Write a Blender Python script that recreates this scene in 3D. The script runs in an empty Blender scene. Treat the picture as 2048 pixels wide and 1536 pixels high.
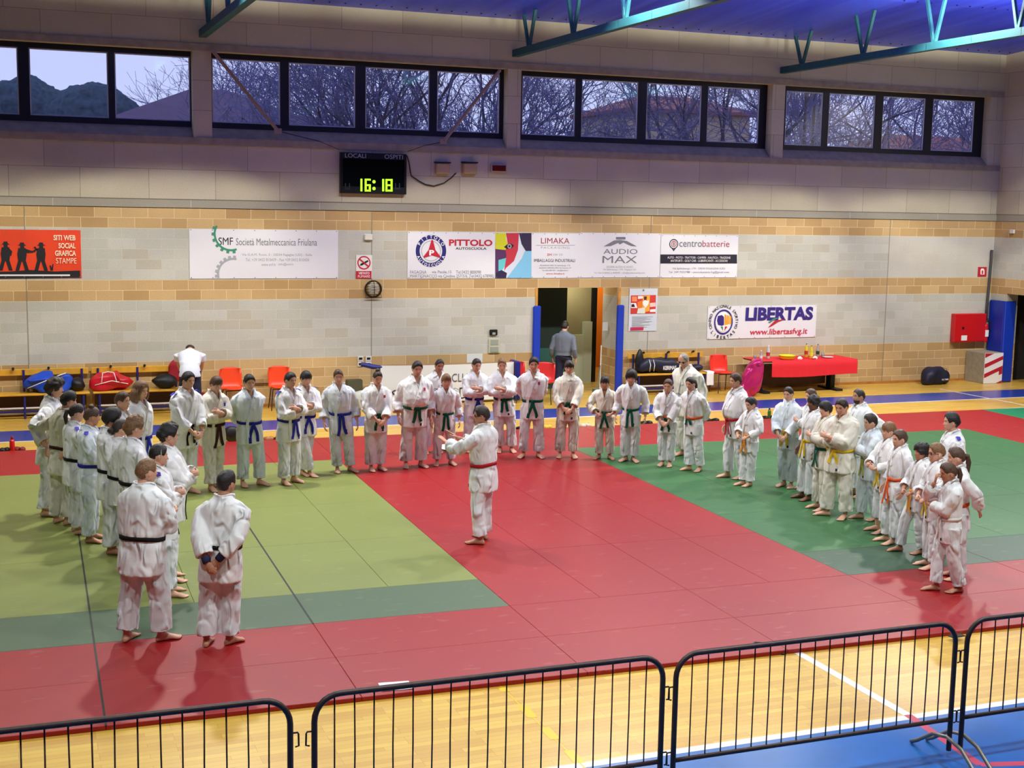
import bpy, math, random
import numpy as np
from mathutils import Vector, Matrix
PI = math.pi
rnd = random.Random(7)
S = bpy.context.scene
COL = S.collection

# ------------------------------------------------------------------ camera
F_PX, RX, RY, RZ = 2641.149, 1.4374407, -0.0179549, -0.3694839
CAM = np.array([-0.97948, -26.00704, 4.02897])
cd = bpy.data.cameras.new('camera'); cam = bpy.data.objects.new('camera', cd); COL.objects.link(cam)
cam.location = CAM; cam.rotation_euler = (RX, RY, RZ)
cd.sensor_width = 36.0; cd.lens = F_PX / 2048 * 36.0; cd.clip_end = 400; cd.clip_start = .1
S.camera = cam
# ------------------------------------------------------------------ colour management
S.view_settings.view_transform = 'Standard'; S.view_settings.look = 'None'
S.view_settings.exposure = EXPOSURE = 0.0; S.view_settings.gamma = 1.0
S.view_settings.use_curve_mapping = False
# ------------------------------------------------------------------ sky
wd = bpy.data.worlds.new('sky'); S.world = wd; wd.use_nodes = True
nt = wd.node_tree; nt.nodes.clear()
_o = nt.nodes.new('ShaderNodeOutputWorld'); _b = nt.nodes.new('ShaderNodeBackground')
_g = nt.nodes.new('ShaderNodeTexCoord'); _s = nt.nodes.new('ShaderNodeSeparateXYZ'); _r = nt.nodes.new('ShaderNodeValToRGB')
_n = nt.nodes.new('ShaderNodeTexNoise'); _n.inputs['Scale'].default_value = 3.0; _n.inputs['Detail'].default_value = 4
_m = nt.nodes.new('ShaderNodeMath'); _m.operation = 'MULTIPLY_ADD'; _m.inputs[1].default_value = .12
nt.links.new(_g.outputs['Generated'], _s.inputs[0]); nt.links.new(_g.outputs['Generated'], _n.inputs['Vector'])
nt.links.new(_n.outputs['Fac'], _m.inputs[0]); nt.links.new(_s.outputs['Z'], _m.inputs[2])
nt.links.new(_m.outputs[0], _r.inputs['Fac']); nt.links.new(_r.outputs['Color'], _b.inputs['Color']); nt.links.new(_b.outputs[0], _o.inputs[0])
_r.color_ramp.elements[0].position = .02; _r.color_ramp.elements[0].color = (.66, .70, .98, 1)
_r.color_ramp.elements[1].position = .35; _r.color_ramp.elements[1].color = (.56, .62, .96, 1)
_b.inputs['Strength'].default_value = 1.3
# ------------------------------------------------------------------ hall lamps (pendant down-and-up lights under the roof) and added fill rows nearer the stand
def spot(name, loc, power, angle, blend=.12, col=(1, .97, .82), radius=.18, up=False):
    l = bpy.data.lights.new(name, 'SPOT'); l.energy = power; l.spot_size = math.radians(angle); l.spot_blend = blend
    l.color = col; l.shadow_soft_size = radius
    o = bpy.data.objects.new(name, l); COL.objects.link(o); o.location = loc
    if up: o.rotation_euler = (PI, 0, 0)
    return o
LAMPS = [((-4.2, -6.3, 8.12), 850), ((2.2, -6.3, 8.12), 1850), ((8.6, -6.3, 8.12), 1400), ((15.0, -6.3, 8.12), 1850), ((20.2, -6.3, 8.12), 1400),
         ((-1.0, -6.3, 8.12), 600), ((5.4, -6.3, 8.12), 650), ((11.8, -6.3, 8.12), 700), ((17.8, -6.3, 8.12), 850),
         ((5.5, -12.8, 8.6), 600), ((11.5, -12.8, 8.6), 700), ((-3.5, -19.5, 8.9), 1000), ((2.0, -19.5, 8.9), 1250), ((7.5, -19.5, 8.9), 1600), ((13.5, -19.5, 8.9), 1200)]  # rows nearer the stand are added fill for fronts, backs and floor
for i, (loc, pw) in enumerate(LAMPS):
    spot('hall_or_fill_lamp', loc, pw, 124 if loc[1] > -8 else 110, .08, (1, .97, .80) if loc[1] > -8 else (.94, .97, .97))
    if loc[1] > -8 and loc[0] > 0: spot('hall_lamp_uplight', (loc[0], loc[1], 7.5), 440 if pw > 1000 else 170, 178, .02, (1, .98, .88), up=True)

# ------------------------------------------------------------------ pixel -> place helpers (photo pixels of the 2048x1536 frame to points on real planes)
def _rot():
    return np.array(cam.rotation_euler.to_matrix())
RM = _rot()
def ray(x, y): return RM @ np.array([(x - 1024) / F_PX, -(y - 768) / F_PX, -1.0])
def onY(x, y, Y=0.0):
    d = ray(x, y); return CAM + d * ((Y - CAM[1]) / d[1])
def onX(x, y, X):
    d = ray(x, y); return CAM + d * ((X - CAM[0]) / d[0])
def onZ(x, y, Z=0.0):
    d = ray(x, y); return CAM + d * ((Z - CAM[2]) / d[2])
def pix(P):
    q = RM.T @ (np.array(P, float) - CAM); return np.array([1024 + F_PX * q[0] / -q[2], 768 - F_PX * q[1] / -q[2]])

# ------------------------------------------------------------------ materials
def lin(c):
    return tuple((v / 12.92 if v <= .04045 else ((v + .055) / 1.055) ** 2.4) for v in c)
def hexc(r, g, b): return lin((r / 255, g / 255, b / 255))
_mats = {}
def mat(name, col, rough=.6, spec=.4, metal=0.0, noise=0.0, nscale=20.0, bump=0.0, bscale=200.0, emit=None, estr=1.0, sheen=0.0, folds=0.0):
    if name in _mats: return _mats[name]
    m = bpy.data.materials.new(name); m.use_nodes = True; n = m.node_tree.nodes; L = m.node_tree.links
    b = n['Principled BSDF']; b.inputs['Roughness'].default_value = rough; b.inputs['Specular IOR Level'].default_value = spec
    b.inputs['Metallic'].default_value = metal; b.inputs['Base Color'].default_value = (*col, 1); m.diffuse_color = (*col, 1)
    if sheen: b.inputs['Sheen Weight'].default_value = sheen
    if noise or bump or folds: tc = n.new('ShaderNodeTexCoord')
    if noise:
        t = n.new('ShaderNodeTexNoise'); t.inputs['Scale'].default_value = nscale; t.inputs['Detail'].default_value = 5
        L.new(tc.outputs['Object'], t.inputs['Vector'])
        r = n.new('ShaderNodeValToRGB'); r.color_ramp.elements[0].position = .3; r.color_ramp.elements[1].position = .7
        r.color_ramp.elements[0].color = (*[max(0, c * (1 - noise)) for c in col], 1); r.color_ramp.elements[1].color = (*[min(1, c * (1 + noise)) for c in col], 1)
        L.new(t.outputs['Fac'], r.inputs['Fac']); L.new(r.outputs['Color'], b.inputs['Base Color'])
    if bump:
        t = n.new('ShaderNodeTexNoise'); t.inputs['Scale'].default_value = bscale; t.inputs['Detail'].default_value = 2
        L.new(tc.outputs['Object'], t.inputs['Vector'])
        bp = n.new('ShaderNodeBump'); bp.inputs['Strength'].default_value = bump; bp.inputs['Distance'].default_value = .01
        L.new(t.outputs['Fac'], bp.inputs['Height']); L.new(bp.outputs['Normal'], b.inputs['Normal'])
    if folds:
        mp = n.new('ShaderNodeMapping'); mp.inputs['Scale'].default_value = (11, 11, 5.5); mp.inputs['Rotation'].default_value = (.25, .2, 0); L.new(tc.outputs['Object'], mp.inputs[0])
        t2 = n.new('ShaderNodeTexNoise'); t2.noise_type = 'RIDGED_MULTIFRACTAL'; t2.inputs['Scale'].default_value = 1.0; t2.inputs['Detail'].default_value = 3; t2.inputs['Distortion'].default_value = .5; L.new(mp.outputs[0], t2.inputs['Vector'])
        b2 = n.new('ShaderNodeBump'); b2.inputs['Strength'].default_value = folds; b2.inputs['Distance'].default_value = .04; L.new(t2.outputs['Fac'], b2.inputs['Height'])
        if bump: L.new(b2.outputs['Normal'], bp.inputs['Normal'])
        else: L.new(b2.outputs['Normal'], b.inputs['Normal'])
    if emit:
        b.inputs['Emission Color'].default_value = (*emit, 1); b.inputs['Emission Strength'].default_value = estr
    _mats[name] = m
    return m
class NB:
    """tiny node-building helper"""
    def __init__(s, name):
        s.m = bpy.data.materials.new(name); s.m.use_nodes = True; s.t = s.m.node_tree; s.b = s.t.nodes['Principled BSDF']; _mats[name] = s.m
    def new(s, k, **kw):
        n = s.t.nodes.new(k)
        for a, v in kw.items(): setattr(n, a, v)
        return n
    def link(s, a, b): s.t.links.new(a, b)
    def math(s, op, a, b=None, c=None):
        n = s.new('ShaderNodeMath', operation=op)
        for i, v in enumerate((a, b, c)):
            if v is None: continue
            if isinstance(v, (int, float)): n.inputs[i].default_value = v
            else: s.link(v, n.inputs[i])
        return n.outputs[0]
    def mix(s, f, a, b, blend='MIX'):
        n = s.new('ShaderNodeMix', data_type='RGBA', blend_type=blend)
        for i, v in ((0, f), (6, a), (7, b)):
            if isinstance(v, (int, float)): n.inputs[i].default_value = v
            elif isinstance(v, tuple): n.inputs[i].default_value = (*v[:3], 1)
            else: s.link(v, n.inputs[i])
        return n.outputs[2]

# ------------------------------------------------------------------ mesh helpers
class MB:
    def __init__(s): s.v = []; s.f = []; s.mi = []
    def add(s, V, F, mi=0):
        o = len(s.v); s.v += [tuple(float(c) for c in p) for p in V]; s.f += [tuple(o + i for i in f) for f in F]; s.mi += [mi] * len(F); return s
    def box(s, a, b, mi=0, R=None, c=None):
        x0, y0, z0 = a; x1, y1, z1 = b
        V = [(x0, y0, z0), (x1, y0, z0), (x1, y1, z0), (x0, y1, z0), (x0, y0, z1), (x1, y0, z1), (x1, y1, z1), (x0, y1, z1)]
        if R is not None: V = [tuple(R @ (Vector(p) - Vector(c)) + Vector(c)) for p in V]
        return s.add(V, [(3, 2, 1, 0), (4, 5, 6, 7), (0, 1, 5, 4), (1, 2, 6, 5), (2, 3, 7, 6), (3, 0, 4, 7)], mi)
    def bevbox(s, a, b, r, mi=0):
        """box with chamfered vertical edges and top edges"""
        x0, y0, z0 = a; x1, y1, z1 = b
        def ring(z, e):
            return [(x0 + e + r, y0 + e, z), (x1 - e - r, y0 + e, z), (x1 - e, y0 + e + r, z), (x1 - e, y1 - e - r, z), (x1 - e - r, y1 - e, z), (x0 + e + r, y1 - e, z), (x0 + e, y1 - e - r, z), (x0 + e, y0 + e + r, z)]
        V = ring(z0, r * .5) + ring(z0 + r, 0) + ring(z1 - r, 0) + ring(z1, r)
        F = [tuple(range(7, -1, -1)), tuple(range(24, 32))]
        for k in range(3):
            for i in range(8): F.append((k * 8 + i, k * 8 + (i + 1) % 8, k * 8 + 8 + (i + 1) % 8, k * 8 + 8 + i))
        return s.add(V, F, mi)
    def tube(s, pts, r, n=8, mi=0, flat=1.0, side=None):
        V, F = tube(pts, r, n, flat, side); return s.add(V, F, mi)
    def lathe(s, prof, c=(0, 0, 0), n=16, mi=0):
        V = []; F = []
        for (r, z) in prof:
            for i in range(n): V.append((c[0] + r * math.cos(2 * PI * i / n), c[1] + r * math.sin(2 * PI * i / n), c[2] + z))
        for k in range(len(prof) - 1):
            for i in range(n): F.append((k * n + i, k * n + (i + 1) % n, (k + 1) * n + (i + 1) % n, (k + 1) * n + i))
        F.append(tuple(range(n - 1, -1, -1))); F.append(tuple((len(prof) - 1) * n + i for i in range(n)))
        return s.add(V, F, mi)
    def prism(s, poly, y0, y1, mi=0):
        """polygon in XZ extruded along Y"""
        n = len(poly); V = [(x, y0, z) for x, z in poly] + [(x, y1, z) for x, z in poly]
        F = [tuple(range(n)), tuple(range(2 * n - 1, n - 1, -1))] + [(i, i + n, (i + 1) % n + n, (i + 1) % n) for i in range(n)]
        return s.add(V, F, mi)
    def build(s, name, mats, parent=None, smooth=False, loc=None):
        me = bpy.data.meshes.new(name); me.from_pydata(s.v, [], s.f)
        if not isinstance(mats, (list, tuple)): mats = [mats]
        for m in mats: me.materials.append(m)
        if len(mats) > 1: me.polygons.foreach_set('material_index', s.mi)
        if smooth: me.polygons.foreach_set('use_smooth', [True] * len(me.polygons))
        me.update()
        o = bpy.data.objects.new(name, me); COL.objects.link(o)
        if parent: o.parent = parent
        if loc is not None: o.location = loc
        return o
def unit(v):
    n = np.linalg.norm(v); return v / n if n > 1e-9 else v
def tube(pts, r, n=8, flat=1.0, side=None, cap=True):
    P = [np.array(p, float) for p in pts]; m = len(P)
    R = [r] * m if isinstance(r, (int, float)) else list(r)
    V = []; F = []; up = None
    for i in range(m):
        t = unit(P[min(i + 1, m - 1)] - P[max(i - 1, 0)])
        if up is None:
            a = np.array(side, float) if side is not None else (np.array([0, 0, 1.]) if abs(t[2]) < .9 else np.array([1., 0, 0]))
            up = unit(a - t * (a @ t))
        else: up = unit(up - t * (up @ t))
        w = np.cross(t, up)
        for k in range(n):
            a = 2 * PI * k / n; V.append(P[i] + R[i] * (math.cos(a) * up + flat * math.sin(a) * w))
    for i in range(m - 1):
        for k in range(n): F.append((i * n + k, i * n + (k + 1) % n, (i + 1) * n + (k + 1) % n, (i + 1) * n + k))
    if cap: F.append(tuple(range(n - 1, -1, -1))); F.append(tuple((m - 1) * n + k for k in range(n)))
    return V, F
def ellipsoid(c, r, nu=10, nv=8, M=None):
    V = [];F = []
    c = np.array(c, float)
    for j in range(nv + 1):
        for i in range(nu):
            p = PI * j / nv; a = 2 * PI * i / nu
            q = np.array([r[0] * math.sin(p) * math.cos(a), r[1] * math.sin(p) * math.sin(a), r[2] * math.cos(p)])
            V.append(c + (M @ q if M is not None else q))
    for j in range(nv):
        for i in range(nu): F.append((j * nu + (i + 1) % nu, j * nu + i, (j + 1) * nu + i, (j + 1) * nu + (i + 1) % nu))
    return V, F
def tag(o, label=None, cat=None, group=None, kind=None):
    if label: o['label'] = label
    if cat: o['category'] = cat
    if group: o['group'] = group
    if kind: o['kind'] = kind
    return o
def empty(name, loc, rz=0, label=None, cat=None, group=None):
    o = bpy.data.objects.new(name, None); COL.objects.link(o); o.location = loc; o.rotation_euler = (0, 0, rz); o.empty_display_size = .1
    return tag(o, label, cat, group)
def copy_tree(o, parent=None):
    c = o.copy(); COL.objects.link(c)
    if parent: c.parent = parent
    for ch in list(o.children): copy_tree(ch, c)
    return c
def text_mesh(s, bold=0.0, depth=0.0, spacing=1.0):
    cu = bpy.data.curves.new('t', 'FONT'); cu.body = s; cu.size = 1; cu.offset = bold; cu.extrude = depth; cu.space_character = spacing; cu.resolution_u = 3
    o = bpy.data.objects.new('t', cu); COL.objects.link(o)
    bpy.context.view_layer.update()
    me = bpy.data.meshes.new_from_object(o.evaluated_get(bpy.context.evaluated_depsgraph_get()))
    V = np.empty(len(me.vertices) * 3); me.vertices.foreach_get('co', V); V = V.reshape(-1, 3)
    F = [tuple(p.vertices) for p in me.polygons]
    bpy.data.objects.remove(o); bpy.data.curves.remove(cu); bpy.data.meshes.remove(me)
    return V, F
_tc = {}
def wall_text(name, s, x0, y0, x1, y1, m, parent, Y=-.02, bold=0.0, spacing=1.0, shear=0.0):
    """writing on a wall-parallel sign: glyph extents given as the box they fill"""
    key = (s, bold, spacing)
    if key not in _tc: _tc[key] = text_mesh(s, bold, 0, spacing)
    V, F = _tc[key]
    a, b = V.min(0), V.max(0)
    X0, X1 = onY(x0, (y0 + y1) / 2, Y)[0], onY(x1, (y0 + y1) / 2, Y)[0]; Z1, Z0 = onY((x0 + x1) / 2, y0, Y)[2], onY((x0 + x1) / 2, y1, Y)[2]
    u = (V[:, 0] - a[0]) / (b[0] - a[0]); w = (V[:, 1] - a[1]) / (b[1] - a[1])
    ox, oy, oz = parent.location
    P = np.stack([X0 + u * (X1 - X0) + shear * w * (Z1 - Z0) - ox, np.full(len(V), Y - oy), Z0 + w * (Z1 - Z0) - oz], 1)
    mb = MB(); mb.add(P, F)
    return mb.build(name, m, parent)
# ================================================================== BUILDING
BW, BH, Z0 = .48589, .19581, .95779
XR = 21.75
def wall_mat(name, axis):
    nb = NB(name); geo = nb.new('ShaderNodeNewGeometry'); sp = nb.new('ShaderNodeSeparateXYZ'); nb.link(geo.outputs['Position'], sp.inputs[0])
    u = sp.outputs['X'] if axis == 'x' else sp.outputs['Y']; z = sp.outputs['Z']
    zz = nb.math('SUBTRACT', z, Z0 - 10 * BH)
    cb = nb.new('ShaderNodeCombineXYZ'); nb.link(nb.math('ADD', u, 60 * BW), cb.inputs[0]); nb.link(zz, cb.inputs[1])
    def brick(w, h, mortar, vec, bias=0.0):
        b = nb.new('ShaderNodeTexBrick', offset=.5, offset_frequency=2)
        b.inputs['Scale'].default_value = 1; b.inputs['Brick Width'].default_value = w; b.inputs['Row Height'].default_value = h
        b.inputs['Mortar Size'].default_value = mortar; b.inputs['Mortar Smooth'].default_value = .3; b.inputs['Bias'].default_value = bias
        b.inputs['Color1'].default_value = (0, 0, 0, 1); b.inputs['Color2'].default_value = (1, 1, 1, 1); b.inputs['Mortar'].default_value = (.5, .5, .5, 1)
        nb.link(vec, b.inputs['Vector']); return b
    b1 = brick(BW, BH, .0055, cb.outputs[0])
    cb2 = nb.new('ShaderNodeCombineXYZ'); nb.link(nb.math('ADD', u, 50.35), cb2.inputs[0]); nb.link(nb.math('SUBTRACT', z, 4.62 - 10 * .56), cb2.inputs[1])
    b2 = brick(1.24, .56, .004, cb2.outputs[0])
    cb3 = nb.new('ShaderNodeCombineXYZ'); nb.link(nb.math('ADD', u, 50.0), cb3.inputs[0]); nb.link(nb.math('SUBTRACT', z, 3.875 - 8), cb3.inputs[1])
    b3 = brick(2.5, 8, .006, cb3.outputs[0])
    no = nb.new('ShaderNodeTexNoise'); no.inputs['Scale'].default_value = 1.3; no.inputs['Detail'].default_value = 6; nb.link(geo.outputs['Position'], no.inputs['Vector'])
    nf = nb.new('ShaderNodeTexNoise'); nf.inputs['Scale'].default_value = 45; nf.inputs['Detail'].default_value = 4; nb.link(geo.outputs['Position'], nf.inputs['Vector'])
    def band(lo, hi): return nb.math('MULTIPLY', nb.math('GREATER_THAN', z, lo), nb.math('LESS_THAN', z, hi))
    och = nb.math('MAXIMUM', nb.math('MAXIMUM', nb.math('LESS_THAN', z, Z0), band(Z0 + 6 * BH, Z0 + 8 * BH)), band(Z0 + 13 * BH, Z0 + 15 * BH))
    ochre = nb.mix(b1.outputs['Color'], hexc(178, 146, 98), hexc(202, 172, 122))
    grey = nb.mix(b1.outputs['Color'], hexc(182, 182, 168), hexc(196, 195, 184))
    olive = nb.math('GREATER_THAN', b1.outputs['Color'], .9)
    grey = nb.mix(nb.math('MULTIPLY', olive, .5), grey, hexc(168, 160, 134))
    c = nb.mix(och, grey, ochre)
    mort = nb.mix(och, hexc(200, 196, 178), hexc(226, 206, 160))
    c = nb.mix(b1.outputs['Fac'], c, mort)
    slab = nb.mix(b2.outputs['Color'], hexc(184, 176, 152), hexc(196, 188, 164)); slab = nb.mix(b2.outputs['Fac'], slab, hexc(120, 110, 98))
    up = nb.math('GREATER_THAN', z, 3.895); c = nb.mix(up, c, slab)
    trim = nb.mix(b3.outputs['Fac'], hexc(158, 154, 138), hexc(196, 190, 172))
    c = nb.mix(band(Z0 + 15 * BH, 4.055), c, trim)
    # dark drip joints above and below the string course
    c = nb.mix(nb.math('MAXIMUM', band(3.885, 3.9), band(4.048, 4.06)), c, hexc(108, 100, 84))
    if axis == 'x':
        for xs in (-.5, 6.07, 12.36, 18.66):
            l = nb.math('MULTIPLY', nb.math('LESS_THAN', nb.math('ABSOLUTE', nb.math('SUBTRACT', u, xs)), .011), nb.math('LESS_THAN', z, 3.88))
            c = nb.mix(nb.math('MULTIPLY', l, .8), c, hexc(128, 122, 104))
        # smoother rendered panel beside the corner
        pl = nb.math('MULTIPLY', nb.math('GREATER_THAN', u, 18.67), band(Z0 + 8 * BH, Z0 + 13 * BH)); c = nb.mix(nb.math('MULTIPLY', pl, .8), c, hexc(196, 192, 180))
        # soft shadow patches painted into the wall colour above and beside the doorway
        for sx, sz, sr in ((11.0, 3.9, 1.0), (12.2, 2.45, .55)):
            d = nb.math('ADD', nb.math('POWER', nb.math('SUBTRACT', u, sx), 2.0), nb.math('POWER', nb.math('SUBTRACT', z, sz), 2.0))
            k = nb.math('MULTIPLY', nb.math('SUBTRACT', 1.0, nb.math('MINIMUM', nb.math('DIVIDE', d, sr * sr), 1.0)), nb.math('MULTIPLY', no.outputs['Fac'], .55)); c = nb.mix(k, c, hexc(112, 104, 92))
    dirt = nb.math('MULTIPLY_ADD', no.outputs['Fac'], .24, .86)
    fine = nb.math('MULTIPLY_ADD', nf.outputs['Fac'], .34, .83)
    vm = nb.new('ShaderNodeVectorMath', operation='SCALE'); nb.link(c, vm.inputs[0]); nb.link(nb.math('MULTIPLY', dirt, fine), vm.inputs['Scale'])
    nb.link(vm.outputs[0], nb.b.inputs['Base Color']); nb.b.inputs['Roughness'].default_value = .9; nb.b.inputs['Specular IOR Level'].default_value = .15
    h = nb.math('SUBTRACT', nb.math('MULTIPLY', nf.outputs['Fac'], .5), nb.math('MULTIPLY', b1.outputs['Fac'], nb.math('LESS_THAN', z, 3.88)))
    bp = nb.new('ShaderNodeBump'); bp.inputs['Strength'].default_value = .35; bp.inputs['Distance'].default_value = .006; nb.link(h, bp.inputs['Height']); nb.link(bp.outputs[0], nb.b.inputs['Normal'])
    return nb.m
M_wall = wall_mat('block_wall', 'x'); M_wallr = wall_mat('block_wall_side', 'y')
def struct(o): o['kind'] = 'structure'; return o
ZS, ZL = 5.23, 6.85          # window sill edge, lintel
BAYS = [(-3.6, 2.57), (2.92, 8.95), (9.25, 15.3), (15.62, 21.37)]
XL, YB, ZT = -14.0, -34.0, 11.0
TH = .34
# door opening
DX0, DX1, DZ = 9.71, 11.62, 2.33
w = MB()
w.box((XL, 0, 0), (DX0, TH, ZS)).box((DX1, 0, 0), (XR + TH, TH, ZS)).box((DX0, 0, DZ), (DX1, TH, ZS))
w.box((XL, 0, ZL), (XR + TH, TH, ZT))
xs = [XL] + [v for b in BAYS for v in b] + [XR + TH]
for i in range(0, len(xs), 2): w.box((xs[i], 0, ZS), (xs[i + 1], TH, ZL))
struct(w.build('wall_back', M_wall))
# sloped concrete window ledges and lintel band
M_conc = mat('ledge_concrete', hexc(150, 140, 126), .9, .15, noise=.15, nscale=6, bump=.2, bscale=60)
for i, (a, b) in enumerate(BAYS):
    t = MB(); zi = 5.44
    t.add([(a, .0, ZS + .002), (b, .0, ZS + .002), (b, .24, zi), (a, .24, zi), (a, .24, ZS), (b, .24, ZS)], [(0, 1, 2, 3), (3, 2, 5, 4), (0, 3, 4), (1, 5, 2), (0, 4, 5, 1)])
    struct(t.build('trim_%d' % (i + 1), M_conc))
t = MB(); t.box((XL, -.03, ZL), (XR, .0, ZL + .13)); struct(t.build('trim_5', M_conc))
t = MB(); t.box((XL, -.035, 5.10), (XR, .0, ZS)); struct(t.build('trim_6', M_conc))
t = MB(); t.box((XL, -.022, 3.9), (XR, .0, 4.05)); struct(t.build('trim_7', M_wall))
# windows
M_frame = mat('window_black_frame', hexc(16, 17, 30), .45)
nb = NB('window_glass'); nb.t.nodes.remove(nb.b)
_tr = nb.new('ShaderNodeBsdfTransparent'); _tr.inputs[0].default_value = (.93, .95, 1, 1); _gl = nb.new('ShaderNodeBsdfGlossy'); _gl.inputs['Roughness'].default_value = .05
_df = nb.new('ShaderNodeBsdfDiffuse'); _df.inputs[0].default_value = (.7, .74, .85, 1)
_m1 = nb.new('ShaderNodeMixShader'); _m1.inputs[0].default_value = .06; _m2 = nb.new('ShaderNodeMixShader'); _m2.inputs[0].default_value = .05
nb.link(_tr.outputs[0], _m1.inputs[1]); nb.link(_gl.outputs[0], _m1.inputs[2]); nb.link(_m1.outputs[0], _m2.inputs[1]); nb.link(_df.outputs[0], _m2.inputs[2])
nb.link(_m2.outputs[0], nb.t.nodes['Material Output'].inputs[0]); M_glass = nb.m
M_bead = mat('glazing_bead', hexc(190, 196, 214), .5)
PANES = [[(-260, 38, 0), (-90, -20, 0), (60, 217, 95), (230, 380, 98)], [(424, 560, 0), (577, 710, 0), (730, 858, 0), (873, 998, 0)], [(1043, 1150, 0), (1162, 1275, 0), (1292, 1402, 0), (1414, 1518, 0)], [(1571, 1645, 0), (1657, 1750, 0), (1765, 1850, 0), (1865, 1949, 0)]]
yg = .27
for i, (a, b) in enumerate(BAYS):
    zb, zt = 5.40, ZL
    win = empty('window_%d' % (i + 1), (a, yg, zb)); win['kind'] = 'structure'
    wd_ = b - a
    px = PANES[i]
    ed = [(onY(p[0], 200, yg)[0] - a, onY(p[1], 200, yg)[0] - a) for p in px]
    x38 = onY(38, 200, yg)[0] - a
    if i == 0: ed = [(.12, x38 - 1.5), (x38 - 1.3, x38), (ed[2][0], ed[2][1]), (ed[3][0], ed[3][1])]
    zlo, zhi = .14, zt - zb - .10
    f = MB(); f.box((0, -.04, 0), (wd_, .05, zlo)).box((0, -.04, zhi), (wd_, .05, zt - zb))
    cuts = [0] + [v for e in ed for v in e] + [wd_]
    for k in range(0, len(cuts), 2):
        if cuts[k + 1] - cuts[k] > .005: f.box((cuts[k], -.04, zlo), (cuts[k + 1], .05, zhi))
    f.build('window_frame', M_frame, win)
    for k, e in enumerate(ed):
        s = MB(); g = .022
        s.box((e[0], -.02, zlo), (e[1], .0, zlo + g)).box((e[0], -.02, zhi - g), (e[1], .0, zhi)).box((e[0], -.02, zlo + g), (e[0] + g, .0, zhi - g)).box((e[1] - g, -.02, zlo + g), (e[1], .0, zhi - g))
        so = s.build('window_sash', M_bead, win)
        p = MB(); p.box((e[0] + g, -.012, zlo + g), (e[1] - g, -.006, zhi - g)); p.build('pane', M_glass, so)
# other walls and ceiling that close the hall
w = MB(); OPY0, OPY1, OPZ = -.56, -3.2, 2.16
w.box((XR, OPY0, 0), (XR + TH, TH, 7.9 + 3)).box((XR, YB, 0), (XR + TH, OPY1, 10.9)).box((XR, OPY1, OPZ), (XR + TH, OPY0, 10.9)); struct(w.build('wall_right', M_wallr))
w = MB(); w.box((XL - TH, YB, 0), (XL, TH, 11)); M_far = mat('dim_stand_wall', hexc(96, 84, 66), .9); struct(w.build('wall_left', M_far))
w = MB(); w.box((XL, YB - TH, 0), (XR, YB, 11)); struct(w.build('wall_front', M_far))
# dark room behind the side opening
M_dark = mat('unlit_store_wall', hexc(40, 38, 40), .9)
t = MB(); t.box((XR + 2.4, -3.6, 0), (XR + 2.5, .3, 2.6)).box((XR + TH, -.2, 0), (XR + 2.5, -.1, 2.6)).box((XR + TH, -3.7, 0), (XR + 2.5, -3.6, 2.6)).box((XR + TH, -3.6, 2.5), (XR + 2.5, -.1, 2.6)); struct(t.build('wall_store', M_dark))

# ------------------------------------------------------------------ floor with court markings
nb = NB('parquet'); geo = nb.new('ShaderNodeNewGeometry'); mp = nb.new('ShaderNodeMapping'); nb.link(geo.outputs['Position'], mp.inputs[0]); mp.inputs['Location'].default_value = (40, 60, 0)
br = nb.new('ShaderNodeTexBrick', offset=.37, offset_frequency=3); br.inputs['Scale'].default_value = 1; br.inputs['Brick Width'].default_value = .55; br.inputs['Row Height'].default_value = .07
br.inputs['Mortar Size'].default_value = .0012; br.inputs['Color1'].default_value = (*hexc(200, 154, 60), 1); br.inputs['Color2'].default_value = (*hexc(226, 192, 84), 1); br.inputs['Mortar'].default_value = (*hexc(150, 104, 48), 1)
nb.link(mp.outputs[0], br.inputs['Vector'])
n1 = nb.new('ShaderNodeTexNoise'); n1.inputs['Scale'].default_value = 2.5; n1.inputs['Detail'].default_value = 6; mp2 = nb.new('ShaderNodeMapping'); mp2.inputs['Scale'].default_value = (1, 9, 1); nb.link(geo.outputs['Position'], mp2.inputs[0]); nb.link(mp2.outputs[0], n1.inputs['Vector'])
c = nb.mix(nb.math('MULTIPLY', n1.outputs['Fac'], .5), br.outputs['Color'], hexc(200, 154, 60)); nb.link(c, nb.b.inputs['Base Color']); nb.b.inputs['Roughness'].default_value = .3; nb.b.inputs['Specular IOR Level'].default_value = .5
M_wood = nb.m
M_pblue = mat('court_blue_paint', hexc(8, 92, 164), .3, .5, noise=.12, nscale=3); M_pblue2 = mat('court_dark_blue_paint', hexc(36, 62, 150), .25, .5, noise=.1, nscale=3)
M_pwhite = mat('court_white_line', hexc(225, 225, 220), .35); M_pyel = mat('court_yellow_line', hexc(226, 188, 0), .35); M_pred = mat('court_red_line', hexc(196, 60, 70), .35); M_pcream = mat('court_cream_line', hexc(222, 196, 140), .35)
f = MB()
def quad(x0, y0, x1, y1, mi, z): f.add([(x0, y0, z), (x1, y0, z), (x1, y1, z), (x0, y1, z)], [(0, 1, 2, 3)], mi)
def line(a, b, w_, mi, z):
    a = np.array(a); b = np.array(b); d = unit(b - a); n_ = np.array([-d[1], d[0]]) * w_ / 2
    f.add([(*(a - n_), z), (*(b - n_), z), (*(b + n_), z), (*(a + n_), z)], [(0, 1, 2, 3)], mi)
f.box((XL, YB, -.1), (XR + 2.6, 7, 0), 0)
quad(XL, -2.8, 19.5, -1.72, 2, .0006); quad(19.5, -2.8, XR + .3, -1.72, 2, .0006)
line((XL, -2.83), (XR, -2.80), .06, 3, .0012); line((19.40, -1.2), (19.55, -4.6), .06, 3, .0016)
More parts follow.
